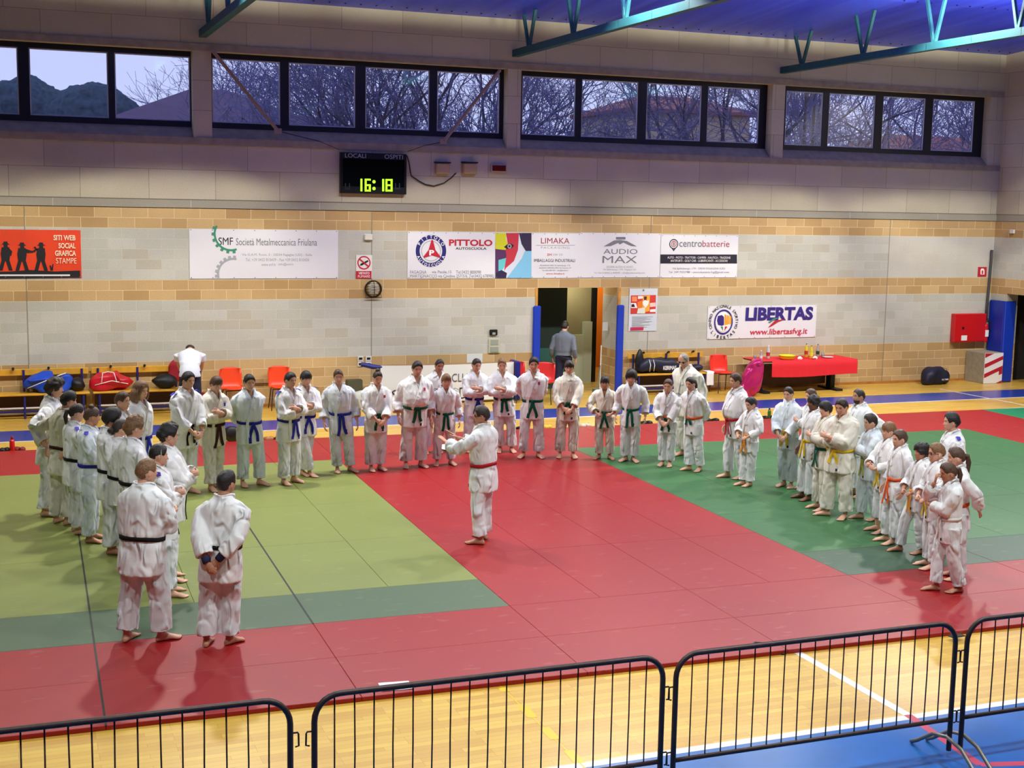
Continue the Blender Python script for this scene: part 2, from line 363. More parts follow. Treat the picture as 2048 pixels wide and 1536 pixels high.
line((12.2, -3.95), (16.2, -4.3), .05, 6, .0011); line((16.2, -4.3), (XR, -3.9), .05, 3, .0012)
quad(XL, YB, XR, -17.68, 1, .0006); line((XL, -17.62), (XR, -17.7), .085, 3, .0012)
line((5.79, -16.0), (5.79, -17.62), .085, 3, .0014); line((5.79, -17.62), (5.68, -18.61), .075, 5, .0014)
for k in range(9):
    a = (5.68, -18.6); t0 = k / 9; t1 = (k + 1) / 9
    line((5.68 + 2.5 * t0, -18.6 - .45 * math.sin(t0 * PI) * .4 - .15 * t0), (5.68 + 2.5 * t1, -18.6 - .45 * math.sin(t1 * PI) * .4 - .15 * t1), .075, 5, .0017)
for k in range(6): line((2.89, -16.0 - .46 * k), (2.88, -16.0 - .46 * k - (.24 if k else .1)), .08, 4, .0018)
line((2.88, -15.9), (2.88, -18.4), .012, 4, .0015)
struct(f.build('floor', [M_wood, M_pblue, M_pblue2, M_pwhite, M_pyel, M_pred, M_pcream]))
M_base = mat('skirting_wood', hexc(176, 118, 52), .5, noise=.2, nscale=5)
t = MB(); t.box((XL, -.025, 0), (DX0 - .02, 0, .055)).box((DX1 + .02, -.025, 0), (XR, 0, .055)); struct(t.build('baseboard_back', M_base))

# ------------------------------------------------------------------ ceiling of blue padded sheets and steel trusses
nb = NB('blue_ceiling_sheet'); geo = nb.new('ShaderNodeNewGeometry'); mp = nb.new('ShaderNodeMapping'); mp.inputs['Scale'].default_value = (1.6, .12, .12); nb.link(geo.outputs['Position'], mp.inputs[0])
n1 = nb.new('ShaderNodeTexNoise'); n1.inputs['Scale'].default_value = 1.2; n1.inputs['Detail'].default_value = 4; n1.inputs['Distortion'].default_value = .6; nb.link(mp.outputs[0], n1.inputs['Vector'])
rp = nb.new('ShaderNodeValToRGB'); rp.color_ramp.elements[0].position = .36; rp.color_ramp.elements[1].position = .66; rp.color_ramp.elements[0].color = (*hexc(36, 50, 214), 1); rp.color_ramp.elements[1].color = (*hexc(66, 88, 248), 1)
nb.link(n1.outputs['Fac'], rp.inputs['Fac']); nb.link(rp.outputs['Color'], nb.b.inputs['Base Color']); nb.b.inputs['Roughness'].default_value = .35; M_blue = nb.m
bp = nb.new('ShaderNodeBump'); bp.inputs['Strength'].default_value = .4; bp.inputs['Distance'].default_value = .08; nb.link(n1.outputs['Fac'], bp.inputs['Height']); nb.link(bp.outputs[0], nb.b.inputs['Normal'])
M_rivet = mat('rivet_dark', hexc(20, 22, 80), .4, metal=.5)
def roof_z(y): return 7.85 + .068 * (-y)
ce = MB()
def sheet(y0, y1, dz, n=14, mi=0):
    V = []; F = []
    for k in range(n + 1):
        y = y0 + (y1 - y0) * k / n
        for x in (XL, XR): V += [(x, y, roof_z(y) + dz), (x, y, roof_z(y) + dz + .06)]
    for k in range(n):
        a = 4 * k; F += [(a, a + 4, a + 6, a + 2), (a + 1, a + 3, a + 7, a + 5)]
    F += [(0, 2, 3, 1), (4 * n, 4 * n + 1, 4 * n + 3, 4 * n + 2)]
    ce.add(V, F, mi)
sheet(.01, -4.55, 0, 6); sheet(-4.3, -13, -.07, 8); sheet(-12.7, -34.2, .02, 12, 2)
for x in np.arange(-2, XR, .31):
    V, F = ellipsoid((x, -.32, roof_z(-.32) - .004), (.022, .022, .012), 6, 4); ce.add(V, F, 1)
    V, F = ellipsoid((x, -4.42, roof_z(-4.42) - .075), (.022, .022, .012), 6, 4); ce.add(V, F, 1)
ceil = struct(ce.build('ceiling', [M_blue, M_rivet, mat('dim_roof_deck', hexc(90, 78, 66), .9)]))
M_steel = mat('truss_teal_paint', hexc(40, 92, 100), .5, .3, noise=.1, nscale=8)
M_sign = mat('notice_yellow', hexc(190, 170, 60), .6); M_black = mat('black_plastic', hexc(18, 18, 20), .5)
def truss(xw, label):
    a = np.array([xw, -.02, 7.16])
    root = empty('roof_truss', tuple(a), 0, label, 'roof truss', 'teal steel roof trusses')
    L = 20.0
    def lowc(s): return np.array([0, -s, 0.])
    def upc(s): return np.array([0, -s, roof_z(-s) - a[2] - .01])
    lc = MB()
    def beam(mb, P, Q, hw, hh):
        P = np.array(P); Q = np.array(Q); t_ = unit(Q - P); u_ = np.array([1., 0, 0]); w_ = np.cross(t_, u_)
        V = [p + sx * hw * u_ + sz * hh * w_ for p in (P, Q) for sx, sz in ((-1, -1), (1, -1), (1, 1), (-1, 1))]
        mb.add(V, [(0, 1, 2, 3), (7, 6, 5, 4), (0, 4, 5, 1), (1, 5, 6, 2), (2, 6, 7, 3), (3, 7, 4, 0)])
    for k in range(16): beam(lc, lowc(L * k / 16), lowc(L * (k + 1) / 16 + .01), .07, .07)
    lc.build('bottom_chord', M_steel, root)
    for k in range(9):
        s = .75 + k * 2.2; lo = lowc(s)
        for d in (-.5, .5):
            hi = upc(s + d * .62)
            mb = MB(); beam(mb, lo, hi, .028, .028); mb.build('web_member', M_steel, root)
    return root
truss(2.76, 'teal steel roof truss starting above the pier left of the scoreboard')
truss(9.10, 'teal steel roof truss between the second and third window bays')
truss(15.52, 'teal steel roof truss above the rightmost window bay')
# pale bracing rods crossing the second window bay
M_rod = mat('bracing_rod_paint', hexc(150, 128, 122), .6)
for (x0, y0), (x1, y1), lab in (((424, 100), (556, 262), 'pale diagonal wind brace sloping down to the right across the second window bay'), ((1000, 140), (887, 283), 'pale diagonal wind brace sloping down to the left across the second window bay')):
    p = onY(x0, y0, -.08); q = onY(x1, y1, -.08); mb = MB(); mb.tube([p, q], .035, 8)
    e = np.array(q); mb.box((e[0] - .07, -.10, e[2] - .05), (e[0] + .07, -.04, e[2] + .05))
    o = mb.build('wind_brace', M_rod); tag(o, lab, 'brace', 'wind braces')
# ================================================================== JUDO MATS
MX0, MY0, MANG, MTH = 3.77185, -11.98986, -.0230896, .04
MR = Matrix.Rotation(MANG, 4, 'Z')
def mat_pt(lx, ly, z=0.0):
    c, s = math.cos(MANG), math.sin(MANG); return Vector((MX0 + lx * c - ly * s, MY0 + lx * s + ly * c, z))
def tatami(name, col, var):
    nb = NB(name); tc = nb.new('ShaderNodeTexCoord'); oi = nb.new('ShaderNodeObjectInfo')
    n = nb.new('ShaderNodeTexNoise'); n.inputs['Scale'].default_value = 1.1; n.inputs['Detail'].default_value = 6; n.inputs['Roughness'].default_value = .6
    ge = nb.new('ShaderNodeNewGeometry'); nb.link(ge.outputs['Position'], n.inputs['Vector'])
    c = nb.mix(n.outputs['Fac'], tuple(x * (1 - var) for x in col), tuple(min(1, x * (1 + var)) for x in col))
    c = nb.mix(nb.math('MULTIPLY', oi.outputs['Random'], .10), c, tuple(x * .75 for x in col))
    # pale scuff marks
    v = nb.new('ShaderNodeTexVoronoi', feature='DISTANCE_TO_EDGE'); v.inputs['Scale'].default_value = 2.2
    mp = nb.new('ShaderNodeMapping'); mp.inputs['Scale'].default_value = (1, 2.6, 1); mp.inputs['Rotation'].default_value = (0, 0, .6); nb.link(ge.outputs['Position'], mp.inputs[0])
    n2 = nb.new('ShaderNodeTexNoise'); n2.inputs['Scale'].default_value = 4; n2.inputs['Detail'].default_value = 3; nb.link(mp.outputs[0], n2.inputs['Vector'])
    sc = nb.math('GREATER_THAN', n2.outputs['Fac'], .66)
    c = nb.mix(nb.math('MULTIPLY', sc, .045), c, (.75, .72, .66))
    nb.link(c, nb.b.inputs['Base Color']); nb.b.inputs['Roughness'].default_value = .46; nb.b.inputs['Specular IOR Level'].default_value = .42
    w = nb.new('ShaderNodeTexNoise'); w.inputs['Scale'].default_value = 260; nb.link(ge.outputs['Position'], w.inputs['Vector'])
    bp = nb.new('ShaderNodeBump'); bp.inputs['Strength'].default_value = .18; bp.inputs['Distance'].default_value = .003; nb.link(w.outputs['Fac'], bp.inputs['Height']); nb.link(bp.outputs[0], nb.b.inputs['Normal'])
    return nb.m
M_mred = tatami('red_tatami_vinyl', hexc(150, 18, 22), .06); M_mol = tatami('olive_tatami_vinyl', hexc(122, 132, 66), .06)
M_mdg = tatami('dark_green_tatami_vinyl', hexc(74, 98, 70), .08); M_mgr = tatami('green_tatami_vinyl', hexc(50, 102, 56), .07); M_mgd = tatami('grey_green_tatami_vinyl', hexc(50, 82, 58), .08); M_mem = tatami('emerald_tatami_vinyl', hexc(20, 128, 84), .06)
_mm = {}
def judo_mat(x0, y0, x1, y1, m, label, group):
    w_, h_ = x1 - x0, y1 - y0; key = (round(w_, 2), round(h_, 2), m.name)
    if key not in _mm:
        b = MB(); g = .0012; b.bevbox((-w_ / 2 + g, -h_ / 2 + g, 0), (w_ / 2 - g, h_ / 2 - g, MTH), .0035); o = b.build('judo_mat', m); _mm[key] = o
    else:
        o = _mm[key].copy(); COL.objects.link(o)
    o.location = mat_pt((x0 + x1) / 2, (y0 + y1) / 2) + Vector((0, 0, .001 + .0)); o.rotation_euler = (0, 0, MANG)
    tag(o, label, 'judo mat', group)
def field(x0, y0, x1, y1, w_, h_, m, label, group, offset=0.0):
    y = y0; r = 0
    while y < y1 - .01:
        x = x0
        if offset and r % 2: judo_mat(x, y, x + offset, min(y + h_, y1), m, label, group); x += offset
        while x < x1 - .01:
            judo_mat(x, y, min(x + w_, x1), min(y + h_, y1), m, label, group); x += w_
        y += h_; r += 1
field(-8, -4, 4, -2, 2, 1, M_mred, 'scuffed red judo mat in the near border rows behind the barriers, left half', 'red mats of the near border, left half')
field(4, -4, 12, -2, 2, 1, M_mred, 'red judo mat in the near border rows behind the barriers, right half', 'red mats of the near border, right half')
field(0, -2, 4, 6, 1, 2, M_mred, 'red judo mat in the wide central strip under the instructor', 'red mats of the central strip')
field(-10, -2, 0, -1, 2, 1, M_mdg, 'faded dark green judo mat in the row edging the left contest area', 'faded dark green mats')
field(-10, -1, 0, 6, 1, 2, M_mol, 'olive green judo mat in the left contest area', 'olive green mats of the left area')
field(4, -2, 12, -1, 2, 1, M_mgd, 'grey green judo mat in the row edging the right contest area', 'grey green mats')
field(4, -1, 12, 6, 1, 2, M_mgr, 'green judo mat in the right contest area', 'green mats of the right area')
field(-10, 6, 14, 8, 1, 2, M_mred, 'red judo mat in the far border along the wall side', 'red mats of the far border')
field(12, -4, 14, 6, 2, 1, M_mred, 'red judo mat in the side border beyond the right contest area', 'red mats of the right side border')
field(14, 2, 18, 8, 2, 1, M_mem, 'emerald green judo mat in the far right corner', 'emerald green mats')
# dark joint tapes lying over the mat seams
M_tape = mat('dark_seam_tape', hexc(34, 40, 30), .6)
for lx, y0, y1, lab in ((-4, -4, 6, 'long dark tape over the mat seam under the left line of judoka'), (-2, -2, 6, 'long dark tape over the mat seam between the two near men and the instructor')):
    b = MB(); c = mat_pt(lx, (y0 + y1) / 2); n = 26
    for k in range(n):
        a0 = y0 + (y1 - y0) * k / n; a1 = y0 + (y1 - y0) * (k + 1) / n; j = 0; h = .009
        P = mat_pt(lx + j - h, a0); Q = mat_pt(lx + j + h, a0); R_ = mat_pt(lx + j + h, a1); T_ = mat_pt(lx + j - h, a1); z = MTH + .0015
        b.add([(q.x, q.y, z + dz) for dz in (0, .0015) for q in (P, Q, R_, T_)], [(3, 2, 1, 0), (4, 5, 6, 7), (0, 1, 5, 4), (1, 2, 6, 5), (2, 3, 7, 6), (3, 0, 4, 7)])
    tag(b.build('seam_tape', M_tape), lab, 'tape')
# ================================================================== CROWD BARRIERS
M_bar = mat('barrier_dark_paint', hexc(62, 44, 40), .45, .5, noise=.25, nscale=30)
def barrier(x0, x1, y, label, yaw=0.0, feet=(1, 1)):
    W = x1 - x0; zt, zb = 1.08, .34; r = .019
    root = empty('crowd_barrier', (x0, y, 0), yaw, label, 'barrier', 'crowd barriers')
    f = MB(); R_ = .16
    def arc(cx, cz, a0, a1, n=7): return [(cx + R_ * math.cos(a0 + (a1 - a0) * k / n), 0, cz + R_ * math.sin(a0 + (a1 - a0) * k / n)) for k in range(n + 1)]
    pts = [(0, 0, .10)] + [(0, 0, .5)] + arc(R_, zt - R_, PI, PI / 2) + arc(W - R_, zt - R_, PI / 2, 0) + [(W, 0, .5), (W, 0, .10)]
    f.tube(pts, r, 10, side=(0, 1, 0)); f.build('frame', M_bar, root, True)
    b = MB(); b.tube([(0, 0, zb), (W, 0, zb)], .017, 8); b.build('bottom_rail', M_bar, root, True)
    n = 18
    for k in range(n):
        x = W * (k + 1) / (n + 1); top = zt
        if x < R_: top = zt - R_ + math.sqrt(max(0, R_ ** 2 - (R_ - x) ** 2))
        if x > W - R_: top = zt - R_ + math.sqrt(max(0, R_ ** 2 - (x - W + R_) ** 2))
        b = MB(); b.tube([(x, 0, zb), (x + .004 * math.sin(k * 1.7), 0, (zb + top) / 2), (x, 0, top)], .0052, 6); b.build('bar', M_bar, root, True)
    for x, s in ((W, 1), (0, -1)):
        for z in (.86, .40):
            b = MB(); b.tube([(x, 0, z), (x + s * .045, 0, z), (x + s * .05, 0, z - .01), (x + s * .052, 0, z - .085), (x + s * (.03), 0, z - .09)], .006, 6); b.build('hook', M_bar, root, True)
    for x in (.02, W - .02):
        b = MB(); hp = [(x, .0, .16)] + [(x, -.02 + .28 * math.sin(a) * .0 - .33 * (1 - math.cos(a)) * .5, .16 + .05 * math.sin(a)) for a in np.linspace(0, PI * .6, 5)] + [(x, -.36, .06), (x, -.40, .012)]
        b.tube([(x, .40, .014), (x, .33, .05), (x, .16, .17), (x, 0, .205), (x, -.16, .17), (x, -.33, .05), (x, -.40, .014)], .015, 8)
        b.build('foot', mat('barrier_bare_steel', hexc(128, 124, 118), .4, metal=.6), root, True)
    return root
barrier(-1.83, .575, -18.42, 'dark metal crowd barrier at the left edge of the frame', -.012)
barrier(.72, 3.08, -18.46, 'dark metal crowd barrier in the middle, below the paper sheet', -.006)
barrier(3.17, 5.47, -18.49, 'dark metal crowd barrier second from the right, before the white court line', -.004)
barrier(5.575, 7.95, -18.50, 'dark metal crowd barrier cut off by the right edge of the frame', .0)
# ================================================================== PEOPLE
def vnoise(P, seed=0):
    P = P + seed * 17.31
    i = np.floor(P).astype(np.int64); f = P - i; f = f * f * (3 - 2 * f)
    def h(a, b, c):
        n = (a * 73856093) ^ (b * 19349663) ^ (c * 83492791); n = (n ^ (n >> 13)) * 1274126177 & 0x7fffffff
        return ((n ^ (n >> 16)) & 0xffff) / 65535.0
    r = 0
    for dx in (0, 1):
        for dy in (0, 1):
            for dz in (0, 1):
                wgt = (f[:, 0] if dx else 1 - f[:, 0]) * (f[:, 1] if dy else 1 - f[:, 1]) * (f[:, 2] if dz else 1 - f[:, 2])
                r = r + wgt * h(i[:, 0] + dx, i[:, 1] + dy, i[:, 2] + dz)
    return r
def remesh_batch(jobs):
    """jobs: list of (MB, voxel, smooth iterations) -> list of (V, F)"""
    obs = []
    for mb, vox, it in jobs:
        o = mb.build('tmp', [])
        m = o.modifiers.new('r', 'REMESH'); m.mode = 'VOXEL'; m.voxel_size = vox
        if it: s = o.modifiers.new('s', 'SMOOTH'); s.iterations = it; s.factor = .5
        obs.append(o)
    bpy.context.view_layer.update(); dg = bpy.context.evaluated_depsgraph_get(); out = []
    for o in obs:
        e = o.evaluated_get(dg); me = e.to_mesh()
        V = np.empty(len(me.vertices) * 3); me.vertices.foreach_get('co', V); F = np.empty(len(me.loops), dtype=np.int32); me.loops.foreach_get('vertex_index', F)
        out.append((V.reshape(-1, 3), F.reshape(-1, 4))); e.to_mesh_clear()
    for o in obs:
        d = o.data; bpy.data.objects.remove(o); bpy.data.meshes.remove(d)
    return out
def normals(V, F):
    n = np.cross(V[F[:, 2]] - V[F[:, 0]], V[F[:, 3]] - V[F[:, 1]]); N = np.zeros_like(V)
    for k in range(4): np.add.at(N, F[:, k], n)
    return N / (np.linalg.norm(N, axis=1, keepdims=True) + 1e-12)
def mk(name, pieces, mats, parent=None, smooth=True):
    """pieces: list of (V, F, material index)"""
    mb = MB()
    for V, F, mi in pieces:
        o = len(mb.v); mb.v += (V.tolist() if hasattr(V, 'tolist') else [tuple(p) for p in V]); FF = F.tolist() if hasattr(F, 'tolist') else F
        mb.f += [tuple(o + i for i in f) for f in FF]; mb.mi += [mi] * len(FF)
    return mb.build(name, mats, parent, smooth)
# ---- head grid
NU, NVV = 40, 32
_s = np.linspace(-1, 1, NU + 1)[:-1]; HAZ = PI * (.45 * _s + .55 * _s ** 3); HPO = np.linspace(0.0, PI, NVV + 1)
def head_grid(female=False, wide=1.0, child=False):
    az, po = np.meshgrid(HAZ, HPO); x = .335 * np.sin(po) * np.sin(az); y = np.cos(az); z = .5 * np.cos(po); sp = np.sin(po)
    y = np.where(y > 0, y * np.where(z < 0, sp ** .55, sp) * .43, y * sp * .46)
    t = np.clip(-z / .5, 0, 1); x = x * np.where(z < 0, (sp ** -.25 if False else 1), 1) * (1 - (.22 if not female else .30) * t ** 1.4) * wide * np.where(z < -.2, np.clip(sp, .2, 1) ** -.25, 1)
    y = np.where(y < 0, y * (1 - .5 * np.clip((t - .15) / .75, 0, 1)), y)
    y = np.where(y > 0, .42 * np.tanh(y / .36), y); fr = (np.cos(az) > .1)
    ax = abs(x); g = lambda a, s: np.exp(-(a / s) ** 2)
    nz = np.clip((.05 - z) / .19, 0, 1) * np.where(z < -.14, g(z + .14, .03), 1)
    add = (.115 if not child else .085) * g(x, .055) * nz + .022 * g(x, .2) * g(z - .10, .05) - .04 * g(ax - .15, .075) * g(z - .02, .05) + .015 * g(ax - .19, .08) * g(z + .1, .08) + .024 * g(x, .1) * g(z + .27, .04) + .03 * g(x, .1) * g(z + .43, .06) - .012 * g(x, .12) * g(z + .345, .025)
    y = y + np.where(fr, add, 0)
    V = np.stack([x, y, z], -1)
    return az, po, V
def grid_faces(mask=None):
    F = []
    for j in range(NVV):
        for i in range(NU):
            q = (j * NU + (i + 1) % NU, j * NU + i, (j + 1) * NU + i, (j + 1) * NU + (i + 1) % NU)
            if mask is None or all(mask[k] for k in q): F.append(q)
    return F
HF = grid_faces()
HEADS = {k: head_grid(*k) for k in [(f, w, c) for f in (False, True) for w in (1.0, 1.06) for c in (False, True)]}
HAIRLINE_AZ = [0, .45, .75, 1.0, 1.25, 1.5, 1.75, 2.1, PI]
LINES = {'short': [.29, .28, .22, .08, -.06, .08, .02, -.26, -.34], 'fringe': [.14, .13, .13, .05, -.08, .06, .0, -.28, -.36], 'mop': [.12, .10, .08, -.02, -.16, -.10, -.16, -.34, -.42],
         'tied': [.30, .28, .20, .10, .0, .10, .06, -.16, -.26], 'long': [.27, .24, .12, -.15, -.35, -.45, -.5, -.5, -.5], 'top': [.29, .28, .22, .17, .15, .14, .12, .08, .06], 'bald': [.60, .50, .36, .16, -.02, .10, .02, -.22, -.30]}
def hair_shell(H, style, rs, thick=None, curl=0.0):
    az, po, V = H; line = LINES[style]
    zl = np.interp(abs(az), HAIRLINE_AZ, line); z = V[..., 2]; d = z - zl
    N = V / (np.linalg.norm(V, axis=-1, keepdims=True) + 1e-9); N = N * np.array([1, 1, .9])
    th = {'short': .055, 'fringe': .07, 'mop': .10, 'tied': .035, 'long': .10, 'bald': .018, 'top': .06}[style] if thick is None else thick
    P = V.reshape(-1, 3); n1 = vnoise(P * 9 + 50, rs).reshape(z.shape); n2 = vnoise(P * np.array([22, 22, 9]) + 50, rs + 3).reshape(z.shape)
    T = th * (.45 + .55 * np.clip(d / .2, 0, 1)) + .035 * np.clip((z - .15) / .3, 0, 1) * (th > .03) + (n1 - .5) * (.03 + curl) + (n2 - .5) * (.02 + curl * .5)
    T = np.where(d < 0, -.03, np.maximum(T, .012)); m = (d > -.055).reshape(-1)
    return (V + N * T[..., None]).reshape(-1, 3), grid_faces(m)
def basis(t, up):
    t = unit(np.array(t, float)); u = np.array(up, float); u = unit(u - t * (u @ t)); return np.stack([np.cross(u, t) * -1, t, u], 1)   # columns x,y(dir),z
# ---- hands and feet, each remeshed once
def hand_mb(curl, spread, tcurl):
    """unit hand along +Y (wrist at 0, length 1), back of hand +Z, thumb on +X"""
    b = MB(); b.add(*ellipsoid((0, .28, 0), (.21, .30, .085), 14, 10)); b.tube([(0, -.22, 0), (0, .0, 0), (0, .14, 0)], [.135, .145, .16], 12, flat=.62, side=(1, 0, 0))
    for k, (x, y0, L) in enumerate(((.145, .50, .42), (.05, .54, .47), (-.05, .52, .43), (-.14, .46, .34))):
        p = np.array([x, y0 - .08, .005]); a = 0; pts = [p.copy()]; side = (x - .0) * spread
        segs = (.08, L * .45, L * .31, L * .24)
        for i, sg in enumerate(segs):
            if i: a += curl[min(i, 3) - 1] * (1 + .08 * k)
            p = p + sg * np.array([side * .6, math.cos(a), -math.sin(a)]); pts.append(p.copy())
        b.tube(pts, [.058, .056, .05, .045, .036], 8)
    p = np.array([.13, .12, -.02]); a = .75; pts = [p.copy()]
    for i, sg in enumerate((.2, .19, .14)):
        p = p + sg * np.array([math.sin(a), math.cos(a), -.25 - tcurl * .3 * i]); a -= .28 + tcurl * .25; pts.append(p.copy())
    b.tube(pts, [.075, .065, .054, .042], 8)
    return b
def foot_mb():
    """unit foot, length 1 from heel (-.28) to toes (.72) along +Y, sole at z=0; big toe on -X"""
    b = MB(); pr = [(-.27, .06, .07, .09), (-.2, .125, .12, .12), (-.05, .13, .16, .16), (.12, .14, .15, .15), (.28, .165, .11, .115), (.45, .19, .085, .085), (.56, .185, .065, .065)]
    n = 14; V = []; F = []
    for y, w_, h, zc in pr:
        for k in range(n):
            a = 2 * PI * k / n; V.append((w_ * math.cos(a) + (.02 if y > .3 else 0), y, max(.0, zc + h * math.sin(a))))
    for i in range(len(pr) - 1):
        for k in range(n): F.append((i * n + (k + 1) % n, i * n + k, (i + 1) * n + k, (i + 1) * n + (k + 1) % n))
    F.append(tuple(range(n))); F.append(tuple((len(pr) - 1) * n + k for k in range(n - 1, -1, -1)))
    b.add(V, F)
    b.tube([(0, -.12, .12), (0, -.10, .28), (0, -.08, .50)], [.13, .115, .12], 12)
    b.tube([(-.02, -.05, .24), (-.01, .15, .2), (0, .34, .11)], [.10, .09, .06], 10)
    for x, y, r, l in ((-.125, .55, .052, .17), (-.03, .57, .038, .14), (.045, .55, .036, .12), (.11, .52, .034, .10), (.17, .47, .034, .085)):
        b.tube([(x, y - .07, .06), (x, y + l * .5, .05), (x, y + l, .038)], [r, r * .95, r * .7], 8)
    return b
_hk = {'relax': ((.30, .40, .30), .5, .3), 'fist': ((1.25, 1.45, .9), 0, 1.0), 'flat': ((.08, .10, .08), 1.0, 0), 'clasp': ((.6, .8, .5), .1, .6)}
_r = remesh_batch([(hand_mb(*v), .03, 2) for v in _hk.values()] + [(foot_mb(), .026, 2)])
HANDS = dict(zip(_hk.keys(), _r[:4])); FOOT = _r[4]
# ---- materials
SKIN = {'fair': mat('skin_fair', hexc(214, 164, 138), .5, noise=.06, nscale=40), 'tan': mat('skin_tan', hexc(188, 134, 106), .5, noise=.06, nscale=40), 'brown': mat('skin_brown', hexc(120, 78, 58), .5, noise=.06, nscale=40)}
HAIRM = {k: mat('hair_' + k, hexc(*c), .55, .5, noise=.4, nscale=60, bump=.5, bscale=90) for k, c in dict(black=(26, 22, 22), dark=(44, 32, 26), brown=(78, 54, 38), lightbrown=(122, 88, 58), grey=(130, 124, 118)).items()}
M_eyew = mat('eye_white', hexc(226, 220, 214), .3); M_iris = mat('eye_iris', hexc(40, 28, 22), .2); M_lip = mat('lips', hexc(168, 96, 88), .5)
def gi(name, c): return mat(name, hexc(*c), .85, .2, noise=.05, nscale=9, bump=.3, bscale=260, sheen=.2, folds=1.5)
GIT = {k_: mat('judogi_trousers_%s_cotton' % k_, hexc(*c_), .85, .2, noise=.06, nscale=9, bump=.3, bscale=260, sheen=.2, folds=1.9) for k_, c_ in dict(white=(226, 228, 230), cream=(222, 218, 204), cool=(214, 224, 230)).items()}
GI = {'white': gi('judogi_white_cotton', (236, 237, 238)), 'cream': gi('judogi_cream_cotton', (230, 226, 212)), 'cool': gi('judogi_cool_white_cotton', (222, 231, 238))}
BELT = {k: mat('belt_%s_cotton' % k, hexc(*c), .8, .2, bump=.3, bscale=300) for k, c in dict(black=(24, 20, 24), brown=(64, 30, 28), blue=(34, 40, 140), green=(10, 84, 62), orange=(214, 84, 30), amber=(220, 140, 40), yellow=(216, 184, 40), red=(178, 30, 46), white=(222, 220, 216), limeyellow=(196, 190, 80)).items()}
M_patch = mat('shoulder_patch_blue', hexc(60, 56, 170), .8); M_patchp = mat('back_patch_violet', hexc(70, 40, 140), .8); M_crest = mat('red_crest_print', hexc(180, 40, 60), .8); M_tag = mat('navy_brand_tag', hexc(30, 34, 70), .8)
M_lens = mat('dark_glasses', hexc(20, 18, 20), .15)
# ---- torso section tables: z, rx, ry, cy
JK = np.array([(.385, .112, .088, 0), (.45, .112, .086, 0), (.52, .106, .080, 0), (.572, .098, .073, 0), (.605, .107, .082, .002), (.66, .110, .083, .004), (.72, .116, .083, .004), (.77, .122, .080, .0), (.80, .114, .074, -.003), (.822, .092, .064, -.006), (.838, .066, .054, -.008), (.853, .050, .048, -.006), (.866, .046, .046, -.004)])
def sect(tab, z):
    return np.array([np.interp(z, tab[:, 0], tab[:, k]) for k in (1, 2, 3)])
def torso_rings(tab, n=28, ex=2.5):
    V = []; F = []
    for z, rx, ry, cy in tab:
        for k in range(n):
            a = 2 * PI * k / n; c, s = math.cos(a), math.sin(a); V.append((rx * math.copysign(abs(c) ** (2 / ex), c), cy + ry * math.copysign(abs(s) ** (2 / ex), s), z))
    m = len(tab)
    for i in range(m - 1):
        for k in range(n): F.append((i * n + k, i * n + (k + 1) % n, (i + 1) * n + (k + 1) % n, (i + 1) * n + k))
    F.append(tuple(range(n - 1, -1, -1))); F.append(tuple((m - 1) * n + k for k in range(n)))
    return np.array(V), F
def front_y(tab, x, z, ex=2.5):
    rx, ry, cy = sect(tab, z); u = min(abs(x) / rx, .995); return cy + ry * (1 - u ** ex) ** (1 / ex)
def ik(Sh, W, a, b, pole):
    d = W - Sh; L = np.linalg.norm(d)
    if L > (a + b) * .995: W = Sh + d / L * (a + b) * .995; d = W - Sh; L = np.linalg.norm(d)
    u = d / L; h = (a * a - b * b + L * L) / (2 * L); r = math.sqrt(max(0, a * a - h * h)); p = np.array(pole, float); p = unit(p - u * (p @ u))
    return Sh + u * h + p * r, W
